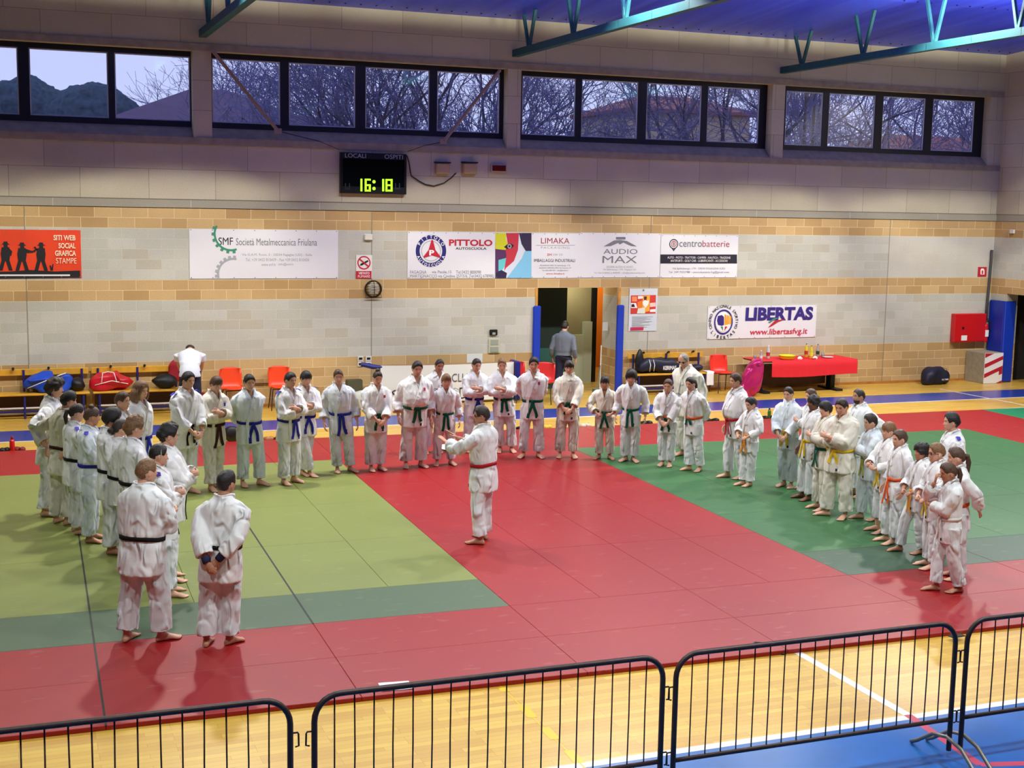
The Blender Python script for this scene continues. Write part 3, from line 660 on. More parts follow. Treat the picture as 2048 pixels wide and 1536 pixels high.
# right-side targets (x>0); left mirrored unless given: wrist, elbow pole, hand kind, hand direction (None = along forearm), palm-back normal
ARM = {
 'down': (((.158, .025, .488), (.3, -1, 0), 'relax', None, (1, .1, 0)),) * 2,
 'cross': (((-.010, .120, .655), (.9, -.1, -1), 'fist', (-1, -.1, .1), (0, 1, .1)), ((-.030, .148, .690), (.9, -.1, -1), 'clasp', (-1, .0, .12), (0, 1, .2))),
 'back': (((.030, -.125, .535), (.8, -.6, 0), 'clasp', (-.7, -.1, -.7), (0, -1, 0)), ((.028, -.140, .520), (.8, -.6, 0), 'clasp', (-.7, -.1, -.7), (0, -1, 0))),
 'front': (((.045, .135, .525), (.8, -.5, 0), 'clasp', (-.8, .1, -.6), (0, 1, .2)), ((.040, .150, .515), (.8, -.5, 0), 'clasp', (-.8, .1, -.6), (0, 1, .2))),
 'belt': (((.085, .120, .560), (.9, -.5, 0), 'fist', (-.7, .3, -.3), (0, 1, .3)),) * 2,
 'hips': (((.125, -.03, .592), (1, -.45, 0), 'relax', (-.2, .7, -.6), (1, 0, .2)),) * 2,
 'hipsback': (((.120, -.06, .575), (1, -.55, 0), 'relax', (-.6, -.5, -.45), (0, -1, .2)),) * 2,
 'fists': (((.04, .165, .600), (.9, -.4, -.3), 'fist', (-.6, .5, .5), (.2, .9, .3)), ((.05, .15, .585), (.9, -.4, -.3), 'fist', (-.6, .5, .5), (.2, .9, .3))),
 'gesture': (((.050, .235, .735), (.7, -.2, -.8), 'flat', (-.15, .75, .6), (.4, -.6, .7)), ((.075, .255, .715), (.7, -.2, -.8), 'flat', (-.25, .8, .5), (.2, -.6, .7))),
 'face': (((.005, .125, .845), (.6, .5, -1), 'clasp', (-.1, -.1, 1), (.2, 1, 0)), ((-.06, .150, .665), (.7, -.2, -1), 'relax', (-1, -.1, .1), (0, 1, .1))),
 'backone': (((.03, -.14, .53), (.8, -.6, 0), 'relax', (-.6, -.6, -.4), (0, -1, 0)), ((.158, .025, .488), (.3, -1, 0), 'relax', None, (1, .1, 0))),
 'reach': (((.10, .30, .60), (.8, -.2, -.6), 'relax', (0, .6, -.8), (0, .8, .6)),) * 2,
}
def build_geo(p):
    """first stage: build the closed volumes of one person in unit height"""
    H = p['h']; k = p
    fat = k.get('fat', 1.0); tab = JK.copy(); tab[:, 1] *= fat; tab[:, 2] *= 1 + (fat - 1) * 1.3
    if k.get('kid'): tab[:, 1] *= .92; tab[:, 2] *= .95
    if k.get('fem'): tab[:, 1] *= .95
    if k.get('belly'): tab[:, 2] += .03 * np.exp(-((tab[:, 0] - .64) / .09) ** 2); tab[:, 3] += .02 * np.exp(-((tab[:, 0] - .64) / .09) ** 2)
    casual = k.get('wear') is not None
    if casual:
        tab = tab[tab[:, 0] > (.44 if k['wear'] == 'tshirt' else .5)]; tab[0, 0] = .455 if k['wear'] == 'tshirt' else .535; tab[:, 1] *= .97; tab[:, 2] *= 1.0
    p['tab'] = tab
    sh = .112 * fat if fat < 1.1 else .12
    arms = {}
    A = ARM[k['arms']]
    for i, sd in ((0, 1), (1, -1)):
        (wx, wy, wz), pole, hk, hd, bn = A[i]
        if k.get('flip'): (wx, wy, wz), pole, hk, hd, bn = A[1 - i]
        S_ = np.array([sh * sd, -.002, .782]); W = np.array([wx * sd, wy * (1 + (fat - 1) * .8) + (.02 if k.get('belly') and wy > .05 else 0), wz]); pl = np.array([pole[0] * sd, pole[1], pole[2]])
        E_, W = ik(S_, W, .168, .152, pl)
        d = unit(W - E_) if hd is None else unit(np.array([hd[0] * sd, hd[1], hd[2]]) + .25 * unit(W - E_))
        arms[sd] = (S_, E_, W, hk, d, np.array([bn[0] * sd, bn[1], bn[2]]))
    p['arms_'] = arms
    feet = k.get('feet', ((.062, .0, 14), (-.062, .0, -14)))      # x, y, toe-out degrees (right then left)
    legs = {}
    for i, sd in ((0, 1), (1, -1)):
        fx, fy, fa = feet[i]; hip = np.array([.052 * sd, 0, .50]); an = np.array([fx, fy, .04])
        kn = (hip + an) / 2 + np.array([sd * .006, .012 + abs(fy) * .2, .0]); legs[sd] = (hip, kn, an, fa)
    p['legs_'] = legs
    J = MB(); V, F = torso_rings(tab); J.add(V, F)
    slv = {'tshirt': .42, 'sweater': .96}.get(k.get('wear'), k.get('sleeve', .86)); p['cuffs'] = []
    for sd, (S_, E_, W, *_x) in arms.items():
        sr = .046 * fat ** .6 * (1.0 if not casual else .78)
        if slv > .5:
            end = E_ + (W - E_) * ((slv - .5) * 2) if slv < 1 else W
            J.tube([S_ * np.array([.62, 1, 1.028]), S_ + (E_ - S_) * .10, S_ + (E_ - S_) * .55, E_, E_ + (end - E_) * .4, end], [.036, .044 * fat ** .5, sr * 1.02, sr, sr * .98, sr * (1.02 if not casual else .7)], 14)
            p['cuffs'].append((end, unit(end - E_), sr))
        else:
            end = S_ + (E_ - S_) * .62; J.tube([S_ * np.array([.62, 1, 1.008]), S_ + (E_ - S_) * .1, end], [.046, .052, .046], 14); p['cuffs'].append((end, unit(end - S_), .046))
    T = MB(); tr = .056 * fat ** .7 * (1 if not casual else .9)
    hem = k.get('hem', .062)
    T.add(*ellipsoid((0, 0, .515), (.094 * fat, .078 * fat, .065), 18, 10)); p['hems'] = []
    for sd, (hip, kn, an, fa) in legs.items():
        ez = hem if not casual else .03; en = an + (kn - an) * ((ez - .04) / (kn[2] - .04))
        T.tube([hip + np.array([0, 0, .01]), hip * .75 + kn * .25, kn, kn * .5 + en * .5, en], [.066 * fat, tr * 1.10, tr * .98, tr * .98, tr * 1.0], 16); p['hems'].append((en, np.array([0, 0, -1.]), tr * 1.0))
    B = MB(); V, F = torso_rings(np.array([(.5, .07, .055, 0), (.6, .07, .055, 0), (.72, .085, .062, 0), (.79, .085, .052, -.004), (.825, .055, .042, -.006), (.85, .034, .036, -.002)]), 20); B.add(V, F)
    B.tube([(0, -.008, .80), (0, .0, .85), (0, .012, .90)], [.040, .034, .034], 14)
    for sd, (S_, E_, W, hk, d, bn) in arms.items():
        B.tube([S_, E_ + (S_ - E_) * .15, E_, E_ + (W - E_) * .3, W], [.030, .025, .0235, .0225, .0155], 10)
    for sd, (hip, kn, an, fa) in legs.items(): B.tube([hip, kn, kn * .6 + an * .4, an + np.array([0, 0, .01])], [.045, .032, .031, .0215], 10)
    return [(J, .0070, 2), (T, .0074, 1), (B, .0088, 2)]
def build_people(PP):
    jobs = []
    for p in PP: jobs += build_geo(p)
    res = remesh_batch(jobs)
    for i, p in enumerate(PP): finish_person(p, res[3 * i:3 * i + 3], i)
def finish_person(p, R, idx):
    H = p['h']; k = p; tab = p['tab']; rs = idx * 3 + 1; casual = k.get('wear') is not None; fem = k.get('fem', False); kid = k.get('kid', False)
    (Jv, Jf), (Tv, Tf), (Bv, Bf) = R
    bend = k.get('bend', 0.0); lx, ly = p['lean']
    def deform(V):
        V = np.array(V, float).copy()
        if bend:
            z0 = .53; t = np.clip((V[:, 2] - z0 + .08) / .20, 0, 1); a = bend * t; dz = V[:, 2] - z0; dy = V[:, 1]
            V[:, 1] = dy * np.cos(a) + np.where(dz > -.08, dz, 0) * np.sin(a) + 0; V[:, 2] = np.where(dz > -.08, z0 + dz * np.cos(a) - dy * np.sin(a), V[:, 2])
        V = V * H; V[:, 0] += lx * V[:, 2]; V[:, 1] += ly * V[:, 2]
        return V
    # --- cloth: folds pushed along the normals, hollow cuffs and hems, V neck
    N = normals(Jv, Jf)
    arm_w = np.clip((abs(Jv[:, 0]) - .116 * k.get('fat', 1.0)) / .03, 0, 1); rg = lambda P, s: 1 - abs(2 * vnoise(P, rs + s) - 1)
    th_ = np.arctan2(Jv[:, 1], Jv[:, 0]); fo = rg(np.stack([Jv[:, 0] * 17, Jv[:, 1] * 17, Jv[:, 2] * 4.5 + Jv[:, 0] * 4], 1), 0) * (1 - arm_w) + rg(np.stack([Jv[:, 0] * 9, Jv[:, 1] * 12, Jv[:, 2] * 17 + Jv[:, 1] * 8], 1), 4) * arm_w; f2 = vnoise(Jv * np.array([26, 26, 18]), rs + 1)
    waist = np.exp(-((Jv[:, 2] - .61) / .05) ** 2); gath = 1 - abs(2 * vnoise(np.stack([np.arctan2(Jv[:, 1], Jv[:, 0]) * 5, Jv[:, 2] * 4, Jv[:, 0] * 0], 1), rs + 2) - 1)
    #amp = (.0060 + .0055 * arm_w + .003 * waist) * (.6 if casual else 1)
    Jv = Jv + (.45 if casual else 1.0) * N * (-(fo ** 3) * (.0062 + .0050 * arm_w) + (f2 - .5) * .0045 - (gath ** 3) * .004 * waist + .0035)[:, None]
    def hollow(V, ends, depth=.03):
        for c, d, r in ends:
            q = V - c; a = q @ d; rad = np.linalg.norm(q - np.outer(a, d), axis=1); m = (a > -.014) & (a < .03) & (rad < r * .80); V[m] -= d * depth * (1 - (rad[m] / (r * .86)) ** 4)[:, None]
        return V
    Jv = hollow(Jv, p['cuffs'])
    vz = k.get('vz', .755)
    def lap_x(z): return (.0 if z < vz else .044 * ((z - vz) / (.858 - vz)) ** .8)
    if not casual and not k.get('tee'):
        zz = Jv[:, 2]; xl = np.where(zz > vz, .044 * np.clip((zz - vz) / (.858 - vz), 0, 1.2) ** .8, -1)
        m = (Jv[:, 1] > 0) & (abs(Jv[:, 0]) < xl - .004) & (zz < .90); Jv[m, 1] -= .042
    N = normals(Tv, Tf); fo = np.maximum(rg(np.stack([Tv[:, 0] * 15, Tv[:, 1] * 15, Tv[:, 2] * 3.2 + Tv[:, 0] * 3], 1), 5), .85 * rg(np.stack([Tv[:, 0] * 8, Tv[:, 1] * 8, Tv[:, 2] * 16 + Tv[:, 1] * 9], 1), 8)); f2 = vnoise(Tv * 34, rs + 6); low = np.clip((.4 - Tv[:, 2]) / .3, 0, 1)
    Tv = Tv + N * (-(fo ** 3) * (.0080 + .0075 * low) + (f2 - .5) * .0035 + .003)[:, None]; Tv = hollow(Tv, p['hems'], .02)
    # --- body: core + head + hands + feet in one mesh
    hh = (.133 if not kid else .150) * k.get('headscale', 1.0); skin = SKIN[k.get('skin', 'fair')]
    Hd = HEADS[(fem, 1.06 if k.get('wide') else 1.0, kid)]
    yaw, pit = math.radians(k.get('hyaw', 0)), math.radians(k.get('hpitch', 8))
    HM = np.array(Matrix.Rotation(yaw, 3, 'Z') @ Matrix.Rotation(-pit, 3, 'X')); hc = np.array([0, .018, 1 - hh / 2 - .006])
    def hp(V):
        V = np.array(V, float) * hh; piv = np.array([0, -.12 * hh, -.35 * hh]); return (V - piv) @ HM.T + piv + hc
    def hpd(V): return deform(hp(V))
    pieces = [(deform(Bv), Bf, 0), (hpd(Hd[2].reshape(-1, 3)), HF, 0)]
    HV0 = Hd[2].reshape(-1, 3); HVf = HV0[HV0[:, 1] > .1]
    def fy(x, z): return HVf[np.argmin((HVf[:, 0] - x) ** 2 + (HVf[:, 2] - z) ** 2), 1]
    ey = fy(.15, .012); by_ = fy(.14, .10); bo_ = fy(.225, .09); bi_ = fy(.06, .085); my_ = fy(0, -.285)
    for sx in (1, -1):
        E_M = np.array(Matrix.Rotation(sx * -.35, 3, 'Z'))
        V, F = ellipsoid((sx * .335, -.04, -.05), (.03, .075, .115), 10, 8, E_M); pieces.append((hpd(V), F, 0))
        V, F = ellipsoid((sx * .15, ey - .012, .012), (.062, .024, .028), 10, 6); pieces.append((hpd(V), F, 1))
        V, F = ellipsoid((sx * .15, ey - .002, .012), (.03, .018, .028), 8, 6); pieces.append((hpd(V), F, 2))
        V, F = ellipsoid((sx * .15, ey - .004, .042), (.068, .018, .010), 8, 5); pieces.append((hpd(V), F, 2))
        V, F = tube([(sx * .06, bi_ - .002, .085), (sx * .14, by_ - .002, .108), (sx * .225, bo_ - .002, .09)], [.012, .018, .009], 6); pieces.append((hpd(V), F, 3))
    V, F = ellipsoid((0, my_ - .012, -.285), (.10, .022, .018), 10, 6); pieces.append((hpd(V), F, 4))
    hs = .104 if not kid else .098
    for sd, (S_, E_, W, hk, d, bn) in p['arms_'].items():
        HV, HFc = HANDS[hk]; M = basis(d, bn); V = HV.copy(); V[:, 0] *= -sd if True else 1
        # thumb side: toward body front / up for either hand
        V = (V * hs) @ M.T + W; F = HFc if (-sd) > 0 else HFc[:, ::-1]; pieces.append((deform(V), F, 0))
    fl = .152 if not kid else .156
    fm = []
    for sd, (hip, kn, an, fa) in p['legs_'].items():
        FV, FF = FOOT; V = FV.copy() * fl; F = FF
        if sd < 0: V[:, 0] *= -1; F = FF[:, ::-1]
        a = math.radians(-fa); c, s = math.cos(a), math.sin(a); X = V[:, 0] * c - V[:, 1] * s + an[0]; Y = V[:, 0] * s + V[:, 1] * c + an[1] + .012; V = np.stack([X, Y, V[:, 2]], 1)
        fm.append((deform(V), F))
    mats = [skin, M_eyew, M_iris, HAIRM[k.get('brow', k.get('hair', 'dark'))], M_lip]
    shoe = None
    if casual:
        shoe = fm
    else: pieces += [(V, F, 0) for V, F in fm]
    root = mk('person', pieces, mats)
    root.location = p['loc']; root.rotation_euler = (0, 0, p['rz'])
    tag(root, p['label'], 'person', p.get('group'))
    # --- hair
    hm = HAIRM[k.get('hair', 'dark')]; st = k.get('cut', 'short')
    V, F = hair_shell(Hd, st, rs, k.get('thick'), k.get('curl', 0.0)); hp_ = [(hpd(V), F, 0)]
    if k.get('fade'):
        V, F = hair_shell(Hd, 'short', rs, .016); hp_ = [(hpd(V), F, 0)]
        V2, F2 = hair_shell(Hd, 'top', rs, .06, .02); hp_.append((hpd(V2), F2, 0))
    if k.get('bun'):
        by, bz, br = k['bun']; V, F = ellipsoid((0, by, bz), (br, br, br * .9), 14, 10); V = np.array(V); V += (vnoise(V * 14 + 9, rs)[:, None] - .5) * .09 * unit(np.array([1., 1, 1])); hp_.append((hpd(V), F, 0))
    if k.get('tail'):
        L = k['tail']; V, F = tube([(0, -.40, .12), (0, -.58, .08), (.03, -.62, -.25), (.05, -.52, -.35 - L * .5), (.04, -.50, -.35 - L)], [.09, .12, .13, .10, .02], 10); V = np.array(V); V += (vnoise(V * np.array([18, 18, 5]) + 9, rs)[:, None] - .5) * .06; hp_.append((hpd(V), F, 0))
    if k.get('locks'):
        for q in range(18):
            a = -2.4 + 4.8 * q / 17; sx, cy = math.sin(a + PI), math.cos(a + PI); j = rnd.random() * .1
            if cy > .45: continue
            V, F = tube([(sx * .36, cy * .42, .12), (sx * .47, cy * .5, -.18 - j), (sx * (.43 + j), cy * .52, -.45), (sx * .46, cy * .48, -.62 - j)], [.09, .12, .10, .03], 7); V = np.array(V); V += (vnoise(V * 12 + 9, rs + q)[:, None] - .5) * .1; hp_.append((hpd(V), F, 0))
    mk('hair', hp_, hm, root)
    if k.get('beard'):
        az, po, HV = Hd; m = ((HV[..., 2] < -.2) & (abs(az) < 1.5)).reshape(-1); V = HV.reshape(-1, 3) * 1.05; V[:, 1] += .012; mk('beard', [(hpd(V), grid_faces(m), 0)], hm, root)
    if k.get('glasses'):
        g = MB()
        for sx in (1, -1):
            V, F = ellipsoid((sx * .15, ey + .035, .0), (.095, .012, .065), 12, 6); g.add(hpd(V), F)
            V, F = tube([(sx * .22, ey + .03, .03), (sx * .34, .25, .03), (sx * .36, -.02, .02)], .012, 6); g.add(hpd(V), F)
        V, F = tube([(-.06, ey + .04, .02), (0, ey + .085, .02), (.06, ey + .04, .02)], .012, 6); g.add(hpd(V), F)
        g.build('glasses', M_lens, root)
    if k.get('band'):
        V, F = tube([(x * .36, .05 - .0 * x, .02 + .53 * math.sqrt(max(0, 1 - x * x))) for x in np.linspace(-1, 1, 13)], .022, 6); mk('hairband', [(hpd(V), F, 0)], mat('hairband_white', hexc(210, 210, 205), .6), root)
    # --- clothes
    if casual:
        tm = k['topmat']; bm = k['botmat']
        mk({'tshirt': 't_shirt', 'sweater': 'sweater'}[k['wear']], [(deform(Jv), Jf, 0)], tm, root); mk('trousers', [(deform(Tv), Tf, 0)], bm, root)
        for V, F in shoe: V = V.copy(); c = V.mean(0); V[:, :2] = (V[:, :2] - c[:2]) * 1.1 + c[:2]; mk('shoe', [(V, F, 0)], M_black, root)
        return root
    gm = GI[k.get('gi', 'white')]
    jk = mk('judogi_jacket', [(deform(Jv), Jf, 0)], gm, root)
    mk('judogi_trousers', [(deform(Tv), Tf, 0)], GIT[k.get('gi', 'white')], root)
    # lapels: two thick bands from the nape, crossing over the chest down to the hem
    for sd, off in ((-1, .006), (1, .003)):      # the wearer's left band (x<0) lies over the right
        pts = [(0, -.052, .862), (.030 * sd, -.042, .866), (.046 * sd, -.012, .868), (.049 * sd, .018, .862)]
        wd = [(0, 0, 1)] * 2 + [(sd * .4, 0, 1), (sd * 1, -.2, .5)]
        zs = np.linspace(.845, .585 if sd < 0 else .69, 12)
        for z in zs:
            x = sd * lap_x(z) if z > vz else -sd * .05 * ((vz - z) / (vz - .58))
            pts.append((x, front_y(tab, x, z) + off, z)); wd.append((1 * (1 if sd > 0 else 1), 0, 0))
        if sd < 0:
            for z in (.55, .50, .45, .40, .388): x = .05; pts.append((x, front_y(tab, x, z) + off * .7, z)); wd.append((1, 0, 0))
        P = np.array(pts); W_ = []; m = len(P)
        V = []; F = []
        for i in range(m):
            t = unit(P[min(i + 1, m - 1)] - P[max(i - 1, 0)])
            if i < 4: w_ = unit(np.array(wd[i], float)); nn = unit(np.cross(t, w_)); 
            else:
                nn = np.array([P[i][0] * 3, .3, 0]); nn = unit(nn - t * (nn @ t)); w_ = unit(np.cross(t, nn))
            out = unit(np.array([P[i][0], P[i][1], 0])) if i < 4 else nn
            if nn @ out < 0: nn = -nn
            if i >= 4 and w_[0] * sd < 0: w_ = -w_
            if i < 4 and w_[2] < 0: w_ = -w_
            hw = .0125 if i >= 3 else .0095
            if i >= 4 and False: pass
            W_.append(w_)
            if i and W_[-1] @ W_[-2] < -.2: w_ = -w_; W_[-1] = w_
            for a, b in ((-1, -.006), (1, -.006), (1, .0045), (-1, .0045)): V.append(P[i] + w_ * hw * a + nn * b)
        for i in range(m - 1):
            for q in range(4): F.append((i * 4 + q, i * 4 + (q + 1) % 4, (i + 1) * 4 + (q + 1) % 4, (i + 1) * 4 + q))
        F += [(3, 2, 1, 0), tuple((m - 1) * 4 + q for q in range(4))]
        mk('lapel', [(deform(np.array(V)), F, 0)], gm, jk, smooth=False)
    if k.get('cuffm'):
        for sd, (S_, E_, W, *_q) in p['arms_'].items():
            V, F = tube([E_ + (W - E_) * .78, E_ + (W - E_) * .9, E_ + (W - E_) * 1.02], [.024, .0235, .0215], 12); mk('undershirt_cuff', [(deform(np.array(V)), F, 0)], k['cuffm'], root)
    # belt
    bl = k.get('belt')
    if bl:
        bmn = BELT[bl]; zb = .575; n = 40; V = []; F = []
        rx, ry, cy = sect(tab, zb)
        for i in range(n):
            a = 2 * PI * i / n; c, s = math.cos(a), math.sin(a); ux, uy = math.copysign(abs(c) ** .8, c), math.copysign(abs(s) ** .8, s); dz = -.010 * s + .002 * math.sin(3 * a + rs)
            for o_, h_ in ((.0, -.0115), (.0065, -.0115), (.0075, .0115), (.0, .0115)): V.append(((rx + o_) * ux, cy + (ry + o_) * uy, zb + dz + h_))
        for i in range(n):
            for q in range(4): F.append((i * 4 + q, ((i + 1) % n) * 4 + q, ((i + 1) % n) * 4 + (q + 1) % 4, i * 4 + (q + 1) % 4))
        yf = front_y(tab, 0, zb) + .010; kx = k.get('kx', 0.0)
        V2, F2 = ellipsoid((kx, yf, zb - .010), (.019, .014, .015), 10, 8)
        bo = mk('belt', [(deform(np.array(V)), F, 0), (deform(np.array(V2)), F2, 0)], bmn if bl != 'red' else BELT['red'], root)
        tl = k.get('tl', .15); bt = BELT[k.get('belttip', bl)]
        for sd in (1, -1):
            pts = []
            for t in np.linspace(0, 1, 7):
                z = zb - .012 - tl * t * (1 if sd > 0 else .92); x = kx + sd * (.006 + .034 * t + .006 * math.sin(t * 5 + rs)); pts.append((x, max(front_y(tab, x, max(z, .39)), front_y(tab, kx, .54)) + .012 + .004 * math.sin(t * 6 + sd), z))
            V, F = tube(pts, [.0140] * 7, 4, flat=.24, side=(1, 0, 0)); mk('belt_tail', [(deform(np.array(V)), F, 0)], bt, bo, smooth=False)
    # printed patches
    def chest_patch(name, x, z, rw, rh, m, back=False, shoulder=0):
        b = MB(); n = 4; V = []
        for j in range(n + 1):
            for i in range(n + 1):
                xx = x + rw * (2 * i / n - 1); z_ = z + rh * (2 * j / n - 1); y = front_y(tab, xx, z_) + .0085
                if back: rx, ry, cy = sect(tab, z_); y = 2 * cy - front_y(tab, xx, z_) - .0085
                V.append((xx, y, z_))
        F = [(j * (n + 1) + i, j * (n + 1) + i + 1, (j + 1) * (n + 1) + i + 1, (j + 1) * (n + 1) + i) for j in range(n) for i in range(n)]
        o = mk(name, [(deform(np.array(V)), F, 0)], m, jk)
        return o
    if k.get('crest'): chest_patch('chest_crest', -.055, .745, .011, .014, k['crest'])
    if k.get('tagp', True): chest_patch('hem_tag', -.04, .415, .009, .011, M_tag)
    if k.get('patch'):
        for sd in (1, -1):
            S_, E_, W, *_ = p['arms_'][sd]; pts = [S_ * np.array([.78, 1, 1]) + np.array([0, 0, .051]), S_ * np.array([1.0, 1, 1]) + np.array([0, 0, .055]), S_ * np.array([1.28, 1, 1]) + np.array([0, .0, .036])]
            V, F = tube(pts, [.015] * 3, 4, flat=.16, side=(0, 1, 0)); mk('shoulder_patch', [(deform(np.array(V)), F, 0)], k['patch'], jk, smooth=False)
    if k.get('backpatch'): chest_patch('back_patch', 0, .74, .06, .035, M_patchp, back=True)
    return root
PEOPLE = []
def person(label, head, foot=None, h=None, a=0, **k):
    """head: topmost hair point in the photo, foot: middle between the feet; a: turn seen from the stand, 0 = facing us, +90 = facing right, 180 = back turned"""
    zf = k.pop('z', MTH)
    if foot:
        Fp = onZ(foot[0], foot[1], zf)
        lo, hi = .4, 2.4
        for _ in range(40):
            m = (lo + hi) / 2
            if pix([Fp[0], Fp[1], zf + m])[1] < head[1]: hi = m
            else: lo = m
        Hh = lo if h is None else h
        px = pix([Fp[0], Fp[1], zf + lo])[0]
    else:
        Hh = h + .02; Fp = onZ(head[0], head[1], zf + Hh); Fp[2] = zf; px = head[0]
    v = unit((Fp - CAM)[:2]); right = np.array([v[1], -v[0]]); ar = math.radians(a); f = -v * math.cos(ar) + right * math.sin(ar)
    rz = math.atan2(-f[0], f[1]); dist = np.linalg.norm((Fp - CAM)[:2])
    off = (head[0] - px) * dist / F_PX / Hh; off = max(-.075, min(.075, off))
    wl = right * off; c, s = math.cos(rz), math.sin(rz); lean = (wl[0] * c + wl[1] * s, -wl[0] * s + wl[1] * c)
    hr = k.get('cut', 'short'); H = Hh - (.012 if hr in ('bald', 'tied') else .03)
    if k.get('bend'): H = h
    PEOPLE.append(dict(k, label=label, h=H, loc=(Fp[0], Fp[1], zf + .001), rz=rz, lean=lean))
P_ = person
# --- instructor in the centre
P_('instructor in red and white belt and glasses, arms raised, in the centre of the mats', (968, 806), (966, 1084), a=-118, arms='gesture', belt='red', belttip='white', hair='dark', cut='short', skin='tan', glasses=True, hpitch=4, hyaw=34, fat=1.05, feet=((.085, .03, 22), (-.075, -.02, -18)), wide=True)
# --- the two men nearest the stand
P_('black-belted man with cropped fair hair, back turned and arms folded, nearest the barriers', (287, 910), (281, 1283), a=142, arms='cross', belt='black', hair='lightbrown', cut='short', thick=.028, fat=1.16, wide=True, hpitch=2, hyaw=-30, feet=((.10, .05, 35), (-.07, -.03, -10)), tl=.16)
P_('black-belted man with faded dark hair, hands clasped behind his back, nearest the barriers', (449, 936), (435, 1292), a=160, arms='back', belt='black', hair='black', fade=True, cuffm=M_tag, fat=1.08, skin='tan', hyaw=-22, hpitch=2, feet=((.06, .03, 30), (-.06, -.02, -8)), tl=.18)
# --- line on the left, far to near
P_('curly-haired man with hand on hip, farthest back in the left line', (113, 752), (92, 1029), a=78, arms='hips', belt=None, hair='dark', cut='mop', thick=.13, curl=.10, hpitch=2)
P_('man in cream judogi and brown belt, hand on his back, second in the left line', (131, 777), (123, 1048), a=128, arms='hipsback', belt='brown', hair='black', cut='short', gi='cream', fat=1.08, hyaw=-20)
P_('girl with low dark ponytail, arms folded, third in the left line', (147, 805), (153, 1066), a=100, arms='cross', belt='black', hair='dark', cut='tied', tail=.45, fem=True, patch=M_patch)
P_('girl with top bun and blue belt, arms folded, fourth in the left line', (177, 812), (180, 1082), a=82, arms='cross', belt='blue', hair='brown', cut='tied', bun=(-.12, .56, .16), fem=True, gi='cool', patch=M_patch, skin='tan', hyaw=15)
P_('boy with full black mop of hair, fifth in the left line', (217, 810), None, 1.68, a=80, arms='cross', belt='black', hair='black', cut='mop', skin='tan')
P_('boy with short brown hair whose face shows between black mop and wavy-haired judoka', (240, 778), None, 1.64, a=60, arms='down', belt='blue', hair='brown', cut='short', kid=False, hpitch=4)
P_('judoka with shoulder-long wavy brown hair and blue belt behind the left line', (276, 757), None, 1.70, a=52, arms='back', belt='blue', hair='lightbrown', cut='long', locks=True, gi='white')
P_('girl with low round bun, half hidden behind the curly fair-haired boy', (234, 836), None, 1.55, a=112, arms='cross', belt='black', hair='dark', cut='tied', bun=(-.52, -.12, .20), fem=True)
P_('boy with curly light brown hair in the middle of the left line', (262, 828), None, 1.70, a=105, arms='cross', belt='black', hair='lightbrown', cut='short', thick=.13, curl=.12)
P_('bulky man with tousled black hair and black belt, arms folded in profile at left', (330, 842), (334, 1160), a=95, arms='cross', belt='black', hair='black', cut='short', thick=.13, curl=.09, fat=1.14, belly=True, tl=.17)
P_('dark-haired judoka with pale hairband, hidden behind the cropped fair-haired man', (286, 884), (338, 1190), h=1.58, a=95, arms='cross', belt='black', hair='black', cut='tied', thick=.05, band=True, backpatch=True, patch=M_patchp)
# --- back row, left to right
P_('black-haired man with hands together before a dark belt, first in the back row', (372, 738), (366, 987), a=42, arms='front', belt='black', hair='black', cut='short', patch=M_patch, kx=.02, fat=1.06)
P_('youth in cream judogi with brown belt, arms folded, before the first orange chair', (428, 745), (423, 977), a=35, arms='cross', belt='brown', hair='brown', cut='fringe', thick=.05, gi='cream', crest=M_patch, hpitch=20, feet=((.055, .06, 10), (-.06, -.03, -14)), tl=.19)
P_('boy with blue belt, hands behind his back, between the two orange chairs', (496, 743), (502, 970), a=22, arms='back', belt='blue', hair='black', cut='short', gi='cool', feet=((.075, -.01, 8), (-.075, .02, -30)), tl=.17, hpitch=10, fat=1.04)
P_('boy with blue belt and shoulder patch, arms folded, left of the close pair', (577, 739), (577, 966), a=42, arms='cross', belt='blue', hair='black', cut='short', thick=.04, patch=M_patch)
P_('boy with blue belt and dark fringe, legs crossed, right of the close pair', (609, 736), (609, 951), a=26, arms='cross', belt='blue', hair='black', cut='fringe', patch=M_patch, feet=((-.03, .05, -10), (.01, -.02, -6)), hpitch=14)
P_('boy with long-hanging blue belt, arms at his sides, left of the green-belted bun girl', (675, 733), (686, 943), a=8, arms='down', belt='blue', hair='brown', cut='short', thick=.04, gi='cool', tl=.20, feet=((.055, 0, 5), (-.075, .0, -35)), hpitch=10)
P_('girl with high dark bun and green belt, hands folded, before the white sheet\'s left end', (753, 738), (750, 940), a=20, arms='front', belt='green', hair='dark', cut='tied', bun=(-.12, .58, .17), fem=True, crest=M_crest, hpitch=16, fat=1.06, feet=((.045, 0, 8), (-.05, .0, -14)))
P_('tall boy with green belt and red chest crest, left of the smallest boy', (834, 717), (823, 933), a=15, arms='down', belt='green', hair='black', cut='short', crest=M_crest, fat=1.12, belly=True, vz=.70, hpitch=10, feet=((.06, 0, 12), (-.085, .02, -20)), tl=.13)
P_('young man with short black hair looking over the small boy\'s shoulder', (881, 712), (862, 905), a=18, arms='down', belt='green', hair='black', cut='short', thick=.03, skin='tan', hpitch=12)
P_('small boy with green belt and light brown fringe before the white sheet', (892, 743), (887, 929), a=10, arms='down', belt='green', hair='lightbrown', cut='fringe', thick=.05, kid=True, patch=M_tag, hpitch=6, feet=((.075, 0, 16), (-.08, 0, -20)), tl=.18)
P_('woman with blue belt and tied dark hair, arms folded, behind the instructor', (951, 714), (946, 902), a=26, arms='cross', belt='blue', hair='dark', cut='tied', fem=True, bun=(-.46, .1, .14), hpitch=12)
